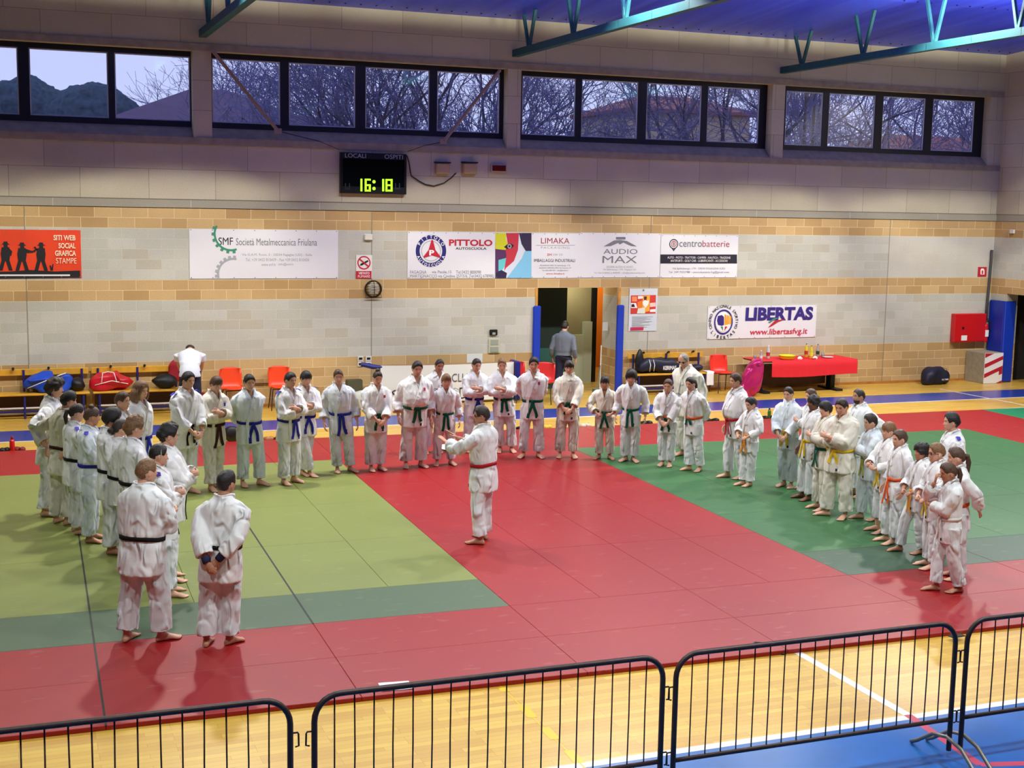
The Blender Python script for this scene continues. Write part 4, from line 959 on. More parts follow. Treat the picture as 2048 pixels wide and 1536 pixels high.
P_('woman with green belt and tied fair hair, arms folded, behind the instructor', (1003, 714), (1012, 903), a=4, arms='cross', belt='green', hair='lightbrown', cut='tied', fem=True, bun=(-.3, .42, .12), hpitch=12, fat=1.06, tl=.13)
P_('young man with swept dark hair and green belt, hands behind back, left of doorway', (1068, 709), (1061, 914), a=2, arms='back', belt='green', hair='black', cut='short', thick=.07, crest=M_crest, hpitch=10, feet=((.075, 0, 25), (-.08, 0, -25)), tl=.16)
P_('young woman with white T-shirt under her judogi, green belt, before the open doorway', (1139, 716), (1133, 914), a=0, arms='front', belt='green', hair='dark', cut='fringe', thick=.06, curl=.04, tee=True, fem=True, gi='cream', hpitch=10, feet=((.07, 0, 6), (-.07, 0, -14)), tl=.11)
P_('small black-haired boy with green belt, hands at his belt, right of the doorway', (1210, 748), (1208, 917), a=-2, arms='belt', belt='green', hair='black', cut='fringe', kid=True, skin='tan', gi='cream', hpitch=8, vz=.70, feet=((.065, 0, 30), (-.07, 0, -30)), tl=.19)
P_('child with dark chin-long hair and green belt, before the right bench', (1264, 734), (1259, 922), a=-6, arms='down', belt='green', hair='black', cut='mop', thick=.11, kid=True, fem=True, hpitch=14, feet=((.045, 0, 32), (-.045, 0, -32)), tl=.19)
P_('girl with orange and green belt, short tied hair, left of the long-ponytail girl', (1338, 755), (1332, 931), a=-14, arms='front', belt='orange', belttip='green', hair='brown', cut='tied', fem=True, kid=True, bun=(-.44, .0, .16), patch=M_tag, hpitch=10, feet=((.04, 0, 8), (-.045, 0, -10)))
P_('girl with long black ponytail and orange belt with green tip, hands behind back', (1384, 752), (1390, 941), a=-38, arms='back', belt='orange', belttip='green', hair='black', cut='tied', fem=True, tail=1.0, skin='fair', hpitch=10, feet=((.05, .03, 30), (-.05, -.03, -14)), tl=.07)
P_('balding grey-haired man with dark glasses leaning forward behind the long-ponytail girl', (1371, 714), (1376, 912), h=1.74, a=-32, arms='backone', belt='white', hair='grey', cut='bald', glasses=True, hpitch=28, wide=True, gi='cream', fat=1.08)
# --- right group, far to near
P_('brown-haired boy with red belt, looking left, behind the amber-belted boy', (1476, 742), (1472, 956), a=-60, arms='down', belt='red', hair='brown', cut='short', feet=((.05, .06, 12), (-.05, -.05, -10)), belly=True)
P_('black-haired boy with amber belt, looking down, in front of the red-belted boy', (1508, 788), (1493, 971), a=-52, arms='belt', belt='amber', hair='black', cut='short', thick=.05, kid=True, hpitch=16, skin='fair', tl=.20, feet=((.035, .02, 12), (-.04, -.02, -12)))
P_('young woman with yellow belt and tied dark hair, hands folded, alone in the right group', (1580, 771), (1575, 973), a=-28, arms='front', belt='yellow', hair='dark', cut='tied', fem=True, tee=True, bun=(-.45, .0, .13), hpitch=10, gi='cool', feet=((.04, 0, 14), (-.045, 0, -18)))
P_('girl with tied brown hair almost hidden behind the dark-curled girl', (1627, 775), None, 1.48, a=-60, arms='cross', belt='yellow', hair='brown', cut='tied', fem=True)
P_('girl with brown skin, dark curls and yellow belt in the right group', (1633, 785), (1611, 998), a=-58, arms='down', belt='yellow', hair='black', cut='mop', curl=.06, fem=True, skin='brown', hpitch=8)
P_('boy with dark green belt and black hair, arms folded, in the right group', (1657, 797), (1642, 1019), a=-62, arms='cross', belt='green', hair='black', cut='mop', thick=.07, gi='cream', tl=.17)
P_('stocky boy with yellow belt, arms folded, broadest figure of the right group', (1689, 790), (1674, 1034), a=-34, arms='cross', belt='yellow', hair='dark', cut='short', thick=.04, fat=1.16, wide=True, hpitch=16, feet=((.09, .02, 50), (-.08, 0, -10)), tl=.10, gi='cream')
P_('bearded man with short dark hair standing behind the right group', (1722, 773), (1717, 992), a=-58, arms='hipsback', belt='white', hair='dark', cut='short', thick=.03, beard=True, skin='tan', fat=1.08, wide=True, hpitch=2)
P_('boy with lime yellow belt and shaved sides, arms folded, in the right group', (1747, 823), (1738, 1039), a=-66, arms='cross', belt='limeyellow', hair='dark', fade=True, fat=1.08, kid=True, gi='cool', feet=((.05, .06, 10), (-.05, -.06, -12)))
P_('boy with light brown hair, fists raised, behind the boy with long orange belt', (1784, 838), (1760, 1064), a=-62, arms='fists', belt='yellow', hair='lightbrown', cut='fringe', thick=.05, kid=True, hem=.12)
P_('brown-haired boy with long red-orange belt, arm hanging, in the right group', (1806, 853), (1779, 1085), a=-60, arms='down', belt='orange', hair='brown', cut='short', thick=.045, kid=True, hpitch=8, tl=.22)
P_('dark-curled boy with amber belt and open jacket, left of the girl with glasses', (1849, 880), (1826, 1105), a=-64, arms='belt', belt='amber', hair='black', cut='mop', curl=.08, kid=True, skin='tan', vz=.68, hpitch=4, tl=.22, feet=((.06, .10, 5), (-.06, -.06, -10)))
P_('girl with glasses and fair tied hair, behind the girl nearest the right edge', (1880, 883), (1862, 1135), a=-70, arms='belt', belt='yellow', hair='lightbrown', cut='tied', fem=True, kid=True, glasses=True, hpitch=6)
P_('girl with brown ponytail, one hand behind her back, second nearest at right edge', (1919, 893), (1915, 1157), a=-74, arms='backone', flip=True, belt='orange', hair='brown', cut='tied', fem=True, kid=True, tail=.7, hpitch=4)
P_('thick-haired young man standing behind the near girls at the right edge', (1909, 820), None, 1.64, a=-72, arms='down', belt='white', hair='black', cut='short', thick=.07, patch=M_patch, hpitch=2)
P_('girl with hand raised to her nose, nearest figure at the right edge', (1905, 922), (1896, 1183), a=-66, arms='face', belt='white', hair='brown', cut='tied', fem=True, kid=True, tail=.35, skin='tan', hpitch=12, feet=((.03, .08, 10), (-.03, -.08, -12)))
# --- spectators
M_tsh = mat('t_shirt_white', hexc(226, 232, 244), .8, bump=.2, bscale=200); M_jean = mat('dark_jeans', hexc(30, 34, 58), .8, noise=.1, nscale=30); M_swt = mat('grey_knit', hexc(112, 120, 132), .9, noise=.08, nscale=40, bump=.3, bscale=220)
P_('person in white T-shirt and dark trousers bending over the bench, back turned', (378, 686), (382, 837), h=1.74, a=178, z=0.0, arms='reach', wear='tshirt', topmat=M_tsh, botmat=M_jean, hair='dark', cut='short', bend=.56, fat=1.08, hpitch=40, feet=((.08, 0, 8), (-.08, 0, -8)))
P_('person in grey sweater and jeans walking away through the open doorway', (1129, 639), None, 1.62, a=165, z=0.0, arms='down', wear='sweater', topmat=M_swt, botmat=M_jean, hair='dark', cut='short', fat=1.08, hpitch=12, feet=((.06, .06, 8), (-.06, -.06, -8)))
import os
build_people(PEOPLE)
# ================================================================== DOORWAY AND CORRIDOR
M_dgreen = mat('dark_green_panel', hexc(22, 44, 36), .6); M_teal = mat('teal_wall_paint', hexc(40, 92, 84), .7); M_beige = mat('corridor_plaster', hexc(150, 142, 104), .9, noise=.06, nscale=3); M_pale = mat('corridor_low_wall', hexc(196, 206, 180), .8); M_orange = mat('orange_light_painted_wall', hexc(236, 130, 30), .8)
def pX(x, y, Y): return onY(x, y, Y)[0]
Yg, Yb, Yo = TH + .7, TH + 1.6, TH + 4.2
gx, bx1, ox = pX(1133, 660, Yg), pX(1181, 660, Yb), pX(1215, 660, Yo)
t = MB(); t.box((DX0 - .6, Yg, 0), (gx, Yg + .1, .92)); struct(t.build('wall_corridor_left_low', M_teal))
t = MB(); t.box((DX0 - .6, Yg, .92), (gx, Yg + .1, 2.7)); struct(t.build('wall_corridor_left', M_dgreen))
t = MB(); t.box((gx - .6, Yb, 0), (bx1, Yb + .1, 2.7)); struct(t.build('wall_corridor_back', M_beige))
t = MB(); t.box((gx + .1, Yb - .1, 0), (bx1 - .12, Yb - .01, 1.12)).box((bx1 - .22, Yb - .14, 0), (bx1 - .02, Yb - .01, 1.42)); struct(t.build('trim_corridor', M_pale))
t = MB(); t.box((bx1, Yb - .05, 0), (bx1 + .13, Yb + .15, 2.2)); struct(t.build('trim_corridor_post', M_black))
t = MB(); t.box((bx1, Yb, 2.2), (bx1 + 1.5, Yb + .1, 2.7)); struct(t.build('wall_corridor_over_door', M_beige))
t = MB(); t.box((bx1 - .4, Yo, 0), (ox + .6, Yo + .1, 2.7)); struct(t.build('wall_corridor_orange', M_orange))  # orange light beyond the post is put into this wall's colour
t = MB(); t.box((DX1, TH, 0), (DX1 + .25, TH + .45, 2.7)); struct(t.build('wall_corridor_right', M_wallr))
t = MB(); t.box((DX0 - .6, TH, 2.6), (ox + .6, Yo, 2.7)); struct(t.build('ceiling_corridor', M_beige))
t = MB(); t.box((DX0 - .65, TH, 0), (DX0 - .6, Yg, 2.7)).box((ox + .6, TH, 0), (ox + .65, Yo, 2.7)).box((DX1 + .25, TH + .38, 0), (ox + .6, TH + .45, 2.7)); struct(t.build('wall_corridor_side', M_beige))
lp = bpy.data.lights.new('corridor_lamp', 'POINT'); lp.energy = 40; lp.color = (1, .82, .6); lp.shadow_soft_size = .12; lo_ = bpy.data.objects.new('corridor_lamp', lp); COL.objects.link(lo_); lo_.location = (ox - .6, TH + 3.2, 2.3)
lp = bpy.data.lights.new('corridor_lamp', 'POINT'); lp.energy = 28; lp.color = (1, .9, .75); lp.shadow_soft_size = .12; lo_ = bpy.data.objects.new('corridor_lamp', lp); COL.objects.link(lo_); lo_.location = (DX0 + 1.5, TH + 1.0, 2.3)
M_frameo = mat('door_frame_wood', hexc(196, 140, 60), .6, noise=.2, nscale=10); M_pad = mat('pad_blue_vinyl', hexc(24, 58, 176), .4, .5); M_padd = mat('pad_blue_vinyl_shaded', hexc(20, 44, 150), .4, .5)  # second pad vinyl: darker copy of the blue, shade put into its colour
d = empty('door_1', (DX0, 0, 0)); d['kind'] = 'structure'
t = MB(); t.box((-.05, -.012, 0), (.006, .06, DZ)).box((DX1 - DX0 - .006, -.012, 0), (DX1 - DX0 + .05, .06, DZ)); t.build('door_frame', M_frameo, d)
for x, lab in ((DX0 - .02, 'blue protective pad on the left jamb of the doorway'), (DX1 + .04, 'blue protective pad on the right jamb of the doorway')):
    t = MB(); t.bevbox((x - .085, -.07, .02), (x + .085, -.003, 1.95), .02); tag(t.build('wall_pad', M_pad), lab, 'pad', 'blue wall pads')
t = MB(); t.bevbox((XR - .06, -.555, .02), (XR - .002, -.03, 1.98), .02); tag(t.build('wall_pad', M_padd), 'shaded blue protective pad on the side wall in the far right corner', 'pad', 'blue wall pads')
t = MB(); t.bevbox((XR - .06, OPY0 - .05, .02), (XR + .27, OPY0 - .003, 1.98), .02); tag(t.build('wall_pad', M_pad), 'blue protective pad on the jamb of the dark side opening at the right edge', 'pad', 'blue wall pads')
# ================================================================== SIGNS AND BANNERS
def banner(name, label, x0, y0, x1, y1, m, cat='banner', th=.008, sag=0.0, group=None):
    A = onY(x0, y0, -.012); B_ = onY(x1, y1, -.012); A2 = onY(x0, y1, -.012); B2 = onY(x1, y0, -.012)
    X0, X1 = (A[0] + A2[0]) / 2, (B_[0] + B2[0]) / 2; Z1, Z0_ = (A[2] + B2[2]) / 2, (B_[2] + A2[2]) / 2
    W, Hh = X1 - X0, Z1 - Z0_; root_y = -.012
    mb = MB(); n = 16; V = []; F = []
    for j in range(7):
        for i in range(n + 1):
            u, v = i / n, j / 6; y = -.004 - sag * (math.sin(u * 9 + v * 2) * .5 + .5) * .6 * math.sin(PI * v); V.append((u * W, y, v * Hh))
    m0 = len(V); V += [(x, .006, z) for x, y, z in V]
    for j in range(6):
        for i in range(n):
            a = j * (n + 1) + i; F.append((a, a + 1, a + n + 2, a + n + 1)); F.append((m0 + a, m0 + a + n + 1, m0 + a + n + 2, m0 + a + 1))
    rim = [i for i in range(n + 1)] + [j * (n + 1) + n for j in range(1, 7)] + [6 * (n + 1) + i for i in range(n - 1, -1, -1)] + [j * (n + 1) for j in range(5, 0, -1)]
    for q in range(len(rim)): a, b = rim[q], rim[(q + 1) % len(rim)]; F.append((a, a + m0, b + m0, b))
    mb.add(V, F); o = mb.build(name, m, None, False, (X0, root_y, Z0_)); tag(o, label, cat, group)
    e = MB()
    for q in range(8):
        for z in (.02, Hh - .02): V, F = ellipsoid((.03 + (W - .06) * q / 7, -.008, z), (.010, .004, .010), 8, 4); e.add(V, F)
    if W > 1: e.build('eyelet', mat('eyelet_grey', hexc(120, 120, 125), .4), o)
    return o
WC = {}
def wpoly(name, pts, m, parent, Y=-.02, th=.002):
    """flat print on a sign from photo outline points"""
    WC[parent.name] = WC.get(parent.name, 0) + 1; Y -= .00025 * WC[parent.name]
    ox, oy, oz = parent.location; P = [onY(x, y, Y) for x, y in pts]; mb = MB(); mb.prism([(p[0] - ox, p[2] - oz) for p in P], Y - oy, Y - oy + th); return mb.build(name, m, parent)
def wdisc(name, x, y, r, m, parent, Y=-.02, r0=0, n=32, a0=0, a1=2 * PI, sy=1.0):
    """disc or ring print; r in photo pixels"""
    ox, oy, oz = parent.location; c = onY(x, y, Y); R = np.linalg.norm(onY(x + r, y, Y) - c) * .98; k = r0 / r; mb = MB(); V = []; F = []
    for i in range(n + 1):
        a = a0 + (a1 - a0) * i / n
        for q in (max(k, 0.001), 1.0): V.append((c[0] - ox + R * q * math.cos(a), Y - oy, c[2] - oz + R * sy * q * math.sin(a)))
    for i in range(n): F.append((2 * i, 2 * i + 2, 2 * i + 3, 2 * i + 1))
    mb.add(V, F); return mb.build(name, m, parent)
def arc_text(name, s, x, y, r, hpx, a_mid, da, m, parent, Y=-.021, inward=False, bold=.02):
    """letters set around a circle; angles in degrees counter-clockwise from the right"""
    ox, oy, oz = parent.location; c = onY(x, y, Y); k = np.linalg.norm(onY(x + 10, y, Y) - c) / 10; mb = MB(); n = len(s)
    for i, ch in enumerate(s):
        if ch == ' ': continue
        key = (ch, bold, 1.0)
        if key not in _tc: _tc[key] = text_mesh(ch, bold)
        V, F = _tc[key]; lo, hi = V.min(0), V.max(0); sc = hpx * k / .72
        q = (V - np.array([(lo[0] + hi[0]) / 2, .36, 0])) * sc
        a = math.radians(a_mid + (-(i - (n - 1) / 2) * da if not inward else (i - (n - 1) / 2) * da)); rot = a - PI / 2 if not inward else a + PI / 2
        cx, cz = r * k * math.cos(a), r * k * math.sin(a); co, si = math.cos(rot), math.sin(rot)
        P = np.stack([c[0] - ox + cx + q[:, 0] * co - q[:, 1] * si, np.full(len(q), Y - oy), c[2] - oz + cz + q[:, 0] * si + q[:, 1] * co], 1); mb.add(P, F)
    return mb.build(name, m, parent)
I = lambda n, r, g, b: mat('ink_' + n, hexc(r, g, b), .6)
K_black, K_grey, K_lgrey, K_navy, K_red, K_white, K_green, K_purple = I('black', 24, 24, 30), I('grey', 120, 122, 128), I('light_grey', 165, 168, 172), I('navy', 38, 36, 110), I('red', 186, 28, 52), I('white', 236, 236, 236), I('green', 60, 140, 110), I('purple', 52, 36, 120)
M_vinyl = mat('banner_white_vinyl', hexc(222, 222, 226), .5, .4); M_voran = mat('banner_orange_vinyl', hexc(224, 66, 28), .5, .4, noise=.08, nscale=2)
# orange banner
b = banner('advertising_banner', 'orange advertising banner with black cowboy silhouettes at the left edge of the wall', -110, 459, 162, 556, M_voran, sag=0.0)
wpoly('print', [(-105, 545), (20, 543), (60, 540), (110, 543), (160, 541), (161, 555), (-105, 558)], K_black, b)
wpoly('print', [(-100, 549), (140, 549), (140, 552), (-100, 552)], K_white, b, -.023)
def cowboy(x, y, h, arm):
    k = h / 58
    for pts in ([(-9, -54), (-5, -56), (-4, -60), (4, -60), (5, -56), (10, -54)], [(-4, -55), (4, -55), (5, -48), (-4, -48)], [(-8, -48), (8, -48), (10, -34), (8, -20), (-8, -20), (-10, -34)], [(-8, -22), (0, -22), (-6, 0), (-14, 0)], [(0, -22), (8, -22), (15, 0), (7, 0)], arm):
        wpoly('print', [(x + a * k, y + c * k) for a, c in pts], K_black, b, -.0235)
cowboy(11, 541, 56, [(6, -47), (14, -40), (12, -30), (8, -32)]); cowboy(44, 541, 54, [(6, -47), (22, -42), (30, -46), (31, -43), (22, -38), (8, -38)]); cowboy(82, 541, 54, [(-8, -46), (-14, -38), (-12, -46), (-16, -50), (-12, -52), (-6, -42)])
wpoly('print', [(101, 541), (99, 531), (102, 531), (103, 536), (105, 528), (107, 528), (106, 541)], K_black, b, -.0235)
for s, x0, x1, y in (('SITI WEB', 107, 151, 470), ('SOCIAL', 117, 151, 486), ('GRAFICA', 110, 152, 501), ('STAMPE', 112, 153, 516)): wall_text('lettering', s, x0, y, x1, y + 11, I('cream', 240, 214, 180), b, -.038, .0 if 'M' in s else .03)
# SMF
b = banner('advertising_banner', 'long white advertising banner with green and grey gear arcs, left of the no-smoking sign', 379, 459, 676, 557, M_vinyl)
for cx, cy, r, m, a0, a1 in ((462, 468, 35, K_green, 150, 290), (467, 548, 33, K_lgrey, 78, 195)):
    wdisc('print', cx, cy, r, m, b, -.021, r - 4, 24, math.radians(a0), math.radians(a1))
    for q in range(7):
        a = math.radians(a0 + (a1 - a0) * (q + .5) / 7); wpoly('print', [(cx + (r + dx) * math.cos(a + s), cy - (r + dx) * math.sin(a + s)) for dx, s in ((-1, -.09), (4, -.07), (4, .07), (-1, .09))], m, b, -.0215)
wall_text('lettering', 'SMF', 437, 475, 466, 490, K_black, b)
wall_text('lettering', 'Società Metalmeccanica Friulana', 472, 477, 634, 491, K_grey, b)
for s, x0, x1, y in (('Via G.A.M. Rossi, 3 - 33034 Fagagna (UD) - Italia', 484, 624, 507), ('Tel. +39 0432 810439 - Fax +39 0432 810430', 491, 618, 516.5), ('www.smf.it', 523, 551, 526), ('info@smf.it', 557, 587, 526)): wall_text('lettering', s, x0, y, x1, y + 6, K_lgrey, b)
# driving school
b = banner('advertising_banner', 'white advertising banner with round blue emblem and red triangle, right of the no-smoking sign', 815, 464, 990, 557, M_vinyl)
wdisc('print', 862, 502, 31, K_navy, b, -.020, 23, 40); wdisc('print', 862, 502, 20, K_lgrey, b, -.020, 18.5, 40)
wpoly('print', [(863, 480), (866, 480), (871, 500), (881, 513), (880, 516), (864, 511), (848, 516), (847, 513), (857, 500)], K_red, b, -.021)
wall_text('lettering', 'P', 858.5, 500, 868.5, 511, K_white, b, -.0235, .04)
arc_text('lettering', 'PITTOLO', 862, 502, 27, 6.2, 90, 20, K_white, b, -.0225); arc_text('lettering', 'AUTOSCUOLA', 862, 502, 27, 5.4, 270, 14.5, K_white, b, -.0225, True)
wall_text('lettering', 'PITTOLO', 898, 479, 985, 492, K_red, b, bold=.035); wall_text('lettering', 'AUTOSCUOLA', 911, 494.5, 973, 499.5, K_black, b, bold=.015)
wall_text('lettering', 'FAGAGNA', 820, 541, 853, 547.5, K_grey, b); wall_text('lettering', 'via Pecile,15', 864, 541, 903, 547.5, K_grey, b); wall_text('lettering', 'Tel.0432 800098', 912, 541, 962, 547.5, K_grey, b); wall_text('lettering', 'MARTIGNACCO via Cividina 257/5/6, Tel.0432 678980', 820, 549, 987, 556, K_grey, b)
# packaging firm with painted child's face
b = banner('advertising_banner', "white advertising banner with a colourful painted face at its left end", 991, 466, 1160, 556, M_vinyl)
for pts, c in (([(991, 466), (1012, 466), (1012, 478), (1016, 490), (1011, 500), (991, 498)], (206, 206, 40)), ([(991, 498), (1011, 500), (1013, 512), (1009, 530), (1003, 540), (991, 546)], (86, 44, 90)), ([(997, 520), (1012, 516), (1011, 530), (1004, 541), (997, 542)], (96, 196, 196)), ([(1012, 466), (1038, 466), (1036, 500), (1028, 522), (1012, 536), (1008, 544), (1013, 512), (1011, 500), (1016, 490)], (190, 50, 66)), ([(1038, 466), (1063, 466), (1063, 502), (1054, 506), (1048, 496), (1042, 488)], (44, 34, 66)), ([(1038, 466), (1043, 488), (1050, 500), (1044, 516), (1026, 540), (1014, 556), (1006, 546), (1012, 536), (1028, 522), (1036, 500)], (206, 214, 226)), ([(1050, 502), (1063, 502), (1063, 556), (1014, 556), (1026, 540), (1044, 516)], (126, 190, 222)), ([(991, 546), (1003, 540), (1014, 546), (1012, 556), (991, 556)], (40, 32, 70))):
    wpoly('print', pts, mat('print_%d_%d_%d' % c, hexc(*c), .6), b, -.0195)
wpoly('print', [(1008, 494), (1014, 489), (1022, 487), (1028, 491), (1024, 496), (1014, 498)], K_black, b, -.0225); wdisc('print', 1019, 492.5, 4.2, K_lgrey, b, -.027); wdisc('print', 1019, 492.5, 2.2, K_black, b, -.0275)
wall_text('lettering', 'LIMAKA', 1082, 476, 1139, 487, I('dull_red', 156, 60, 70), b); wpoly('print', [(1072, 490), (1150, 490), (1150, 490.8), (1072, 490.8)], K_lgrey, b); wall_text('lettering', 'PACKAGING', 1082, 493, 1139, 497.5, K_lgrey, b, spacing=1.25)
wall_text('lettering', '3M', 1094, 507, 1103, 512, K_red, b); wall_text('lettering', 'STIM', 1106, 507.5, 1115, 511.5, K_lgrey, b); wall_text('lettering', 'CFI', 1118, 507.5, 1125, 511.5, K_lgrey, b); wall_text('lettering', 'IMBALLAGGI INDUSTRIALI', 1068, 518, 1150, 524, K_black, b)
for s, x0, x1, y, m in (('FAGAGNA (UD) Via Spilimbergo, 170', 1080, 1140, 529.5, K_grey), ('AZZANO DECIMO (PN) Via Fiumana, 27', 1078, 1142, 534.5, K_grey), ('Tel. 0432 801455 - info@limaka.it', 1084, 1136, 539.5, K_grey), ('www.limaka.it', 1092, 1129, 545.5, K_red)): wall_text('lettering', s, x0, y, x1, y + 3.4, m, b)
# audio firm
b = banner('advertising_banner', 'white advertising banner with grey arched logo, above the doorway', 1160, 466, 1320, 555, M_vinyl)
wpoly('print', [(1232, 474), (1251, 474), (1251, 479), (1232, 479)], K_grey, b)
wpoly('print', [(1207, 493), (1228, 481), (1240, 480), (1254, 482), (1274, 493), (1262, 492), (1247, 485), (1240, 489), (1236, 486), (1222, 492)], K_grey, b)
wall_text('lettering', 'AUDIO', 1207, 498, 1275, 508, K_grey, b); wall_text('lettering', 'MAX', 1205, 512, 1274, 526, K_grey, b)
for s, x0, x1, y in (('SISTEMI AUDIO E VIDEO', 1213, 1266, 532), ('Via Spilimbergo, 170 - Fagagna UD', 1206, 1272, 537.5), ('Tel. Fax 0 00432 y 800000 - info@audiomaxfvg.com', 1188, 1290, 544)): wall_text('lettering', s, x0, y, x1, y + 4, K_lgrey, b)
# battery firm
b = banner('advertising_banner', 'white advertising banner with black middle band and map-pin logo, rightmost of the upper row', 1321, 470, 1475, 555, M_vinyl)
wdisc('print', 1347.5, 488, 9, K_black, b, -.0205, 7.4); wpoly('print', [(1340, 492), (1347.5, 502.5), (1355, 492), (1347.5, 499)], K_black, b); wdisc('print', 1347.5, 488, 5.6, K_red, b, -.0205, 4.4); wall_text('lettering', 'B', 1345.5, 484.6, 1349.8, 491, K_black, b, -.022)
wall_text('lettering', 'centro', 1358.5, 482, 1404, 494, K_grey, b, bold=.01); wall_text('lettering', 'batterie', 1405, 481, 1459, 494, I('maroon', 160, 70, 84), b)
wpoly('print', [(1321, 509), (1474, 509), (1474, 527), (1321, 527)], I('charcoal', 30, 28, 44), b, -.0195); wall_text('lettering', 'AUTO - MOTO - TRATTORI - CAMPER - NAUTICA - TRAZIONE', 1335, 513, 1461, 517.4, K_white, b, -.023); wall_text('lettering', 'ANTIFURTI - GOLF CAR - LUBRIFICANTI - ACCESSORI', 1341, 519.4, 1455, 523.8, K_white, b, -.023)
wall_text('lettering', 'Via Spilimbergo, 174 - 33034 FAGAGNA (UD)', 1345, 535, 1450, 540, K_grey, b); wall_text('lettering', 'Tel. 349 7552788 - centrobatterie.fvg@gmail.com', 1337, 542, 1458, 547.5, K_grey, b)
# sports association
b = banner('advertising_banner', 'white banner with round striped emblem and large purple lettering above the red-covered table', 1415, 611, 1632, 676, M_vinyl)
wdisc('print', 1447, 644, 19, K_purple, b, -.0255, 16.5, 36, sy=1.18); wdisc('print', 1447, 644, 15.6, K_white, b, -.0255, 0, 30, sy=1.12)
wpoly('print', [(1436, 632), (1444, 630), (1448, 634), (1448, 650), (1444, 652), (1436, 650), (1434, 641)], K_purple, b, -.0275)
for q in range(3): wpoly('print', [(1449 + 5 * q, 629 + q), (1453 + 5 * q, 630 + 1.5 * q), (1454 + 4.4 * q, 649 - q), (1449 + 5 * q, 651 - q)], I('amber', 226, 160, 40), b, -.0275)
wpoly('print', [(1441, 653), (1446, 653), (1446, 662)], K_green, b, -.028); wpoly('print', [(1449, 662), (1450, 653), (1455, 653)], K_red, b, -.028)
arc_text('lettering', 'CENTRO NAZIONALE SPORTIVO', 1447, 643, 27, 5, 90, 9.4, I('dark_grey', 70, 66, 76), b, -.026); arc_text('lettering', 'LIBERTAS', 1447, 643, 28, 5.6, 270, 14, K_black, b, -.026, True)
wall_text('lettering', 'LIBERTAS', 1491, 614, 1626, 641, K_purple, b, -.0255, .045, shear=.03); wall_text('lettering', 'www.libertasfvg.it', 1499, 657, 1614, 672, I('crimson', 196, 40, 66), b, -.0255, .015, shear=.1)
wpoly('print', [(1536, 645), (1547, 637), (1560, 635), (1548, 640), (1540, 646)], K_green, b, -.028); wpoly('print', [(1536, 655), (1550, 641), (1572, 638), (1556, 644), (1544, 652)], K_red, b, -.028)
# poster
b = banner('wall_poster', 'tall pale poster with red and orange comic picture, right of the doorway', 1258, 577, 1314, 662, mat('poster_paper', hexc(206, 214, 222), .6), 'poster')
wpoly('print', [(1262, 591), (1312, 590), (1311, 627), (1261, 628)], I('tomato', 206, 60, 50), b, -.0195)
for pts, c in (([(1275, 604), (1287, 600), (1288, 624), (1276, 626)], (232, 120, 40)), ([(1286, 592), (1300, 591), (1299, 622), (1284, 626)], (240, 170, 60)), ([(1285, 604), (1290, 600), (1294, 602), (1298, 600), (1297, 608), (1291, 616), (1286, 609)], (244, 240, 236)), ([(1262, 606), (1272, 606), (1275, 616), (1262, 616)], (240, 236, 230)), ([(1276, 592), (1286, 592), (1286, 597), (1276, 598)], (236, 232, 226)), ([(1276, 617), (1290, 615), (1290, 627), (1274, 627)], (220, 226, 210)), ([(1300, 606), (1311, 605), (1311, 613), (1300, 614)], (246, 200, 190)), ([(1264, 593), (1274, 593), (1274, 603), (1264, 603)], (240, 140, 90)), ([(1288, 593), (1294, 593), (1293, 600), (1288, 600)], (90, 40, 30)), ([(1263, 609), (1268, 608), (1270, 614), (1263, 614)], (30, 26, 30)), ([(1300, 619), (1311, 618), (1311, 624), (1300, 624)], (244, 236, 230))):
    wpoly('print', pts, mat('print_%d_%d_%d' % c, hexc(*c), .6), b, -.0225)
for q in range(10): wpoly('print', [(1264, 633 + 2.3 * q), (1264 + (42, 30, 38, 26, 40, 34, 20, 36, 24, 30)[q], 633 + 2.3 * q), (1264 + (42, 30, 38, 26, 40, 34, 20, 36, 24, 30)[q], 633.8 + 2.3 * q), (1264, 633.8 + 2.3 * q)], K_lgrey, b, -.0195)
wpoly('print', [(1261, 655), (1287, 654), (1287, 660), (1261, 661)], I('magenta', 190, 40, 80), b, -.0215); wdisc('print', 1287, 580.5, 2, K_grey, b, -.0195)
# no smoking sign
b = banner('prohibition_sign', 'no-smoking sign with red ring and red caption plate', 712, 510, 744, 557, mat('sign_white', hexc(226, 222, 216), .5), 'sign')
wdisc('print', 728, 525.5, 13.5, K_red, b, -.0195, 11); wpoly('print', [(718, 519), (720, 517), (738, 532), (736, 534)], K_red, b, -.022); wpoly('print', [(719, 531), (722, 527), (736, 520), (737, 523), (724, 531)], K_black, b, -.0205)
wpoly('print', [(712, 542), (743, 542), (743, 557), (712, 557)], K_red, b, -.0195); wall_text('lettering', 'VIETATO', 717, 544, 739, 548.8, K_white, b, -.0225, .02); wall_text('lettering', 'FUMARE', 716, 550.4, 740, 555.2, K_white, b, -.0225)
# fire hose sign
b = banner('fire_equipment_sign', 'small red and white fire equipment sign near the far right corner', 1956, 534, 1973, 553, mat('sign_red', hexc(186, 24, 38), .5), 'sign')
wpoly('print', [(1961, 549), (1961, 540), (1963, 537), (1967, 537), (1969, 540), (1969, 549)], K_white, b, -.0195); wpoly('print', [(1963.5, 548), (1963.5, 541), (1966.5, 541), (1966.5, 548)], K_red, b, -.022)
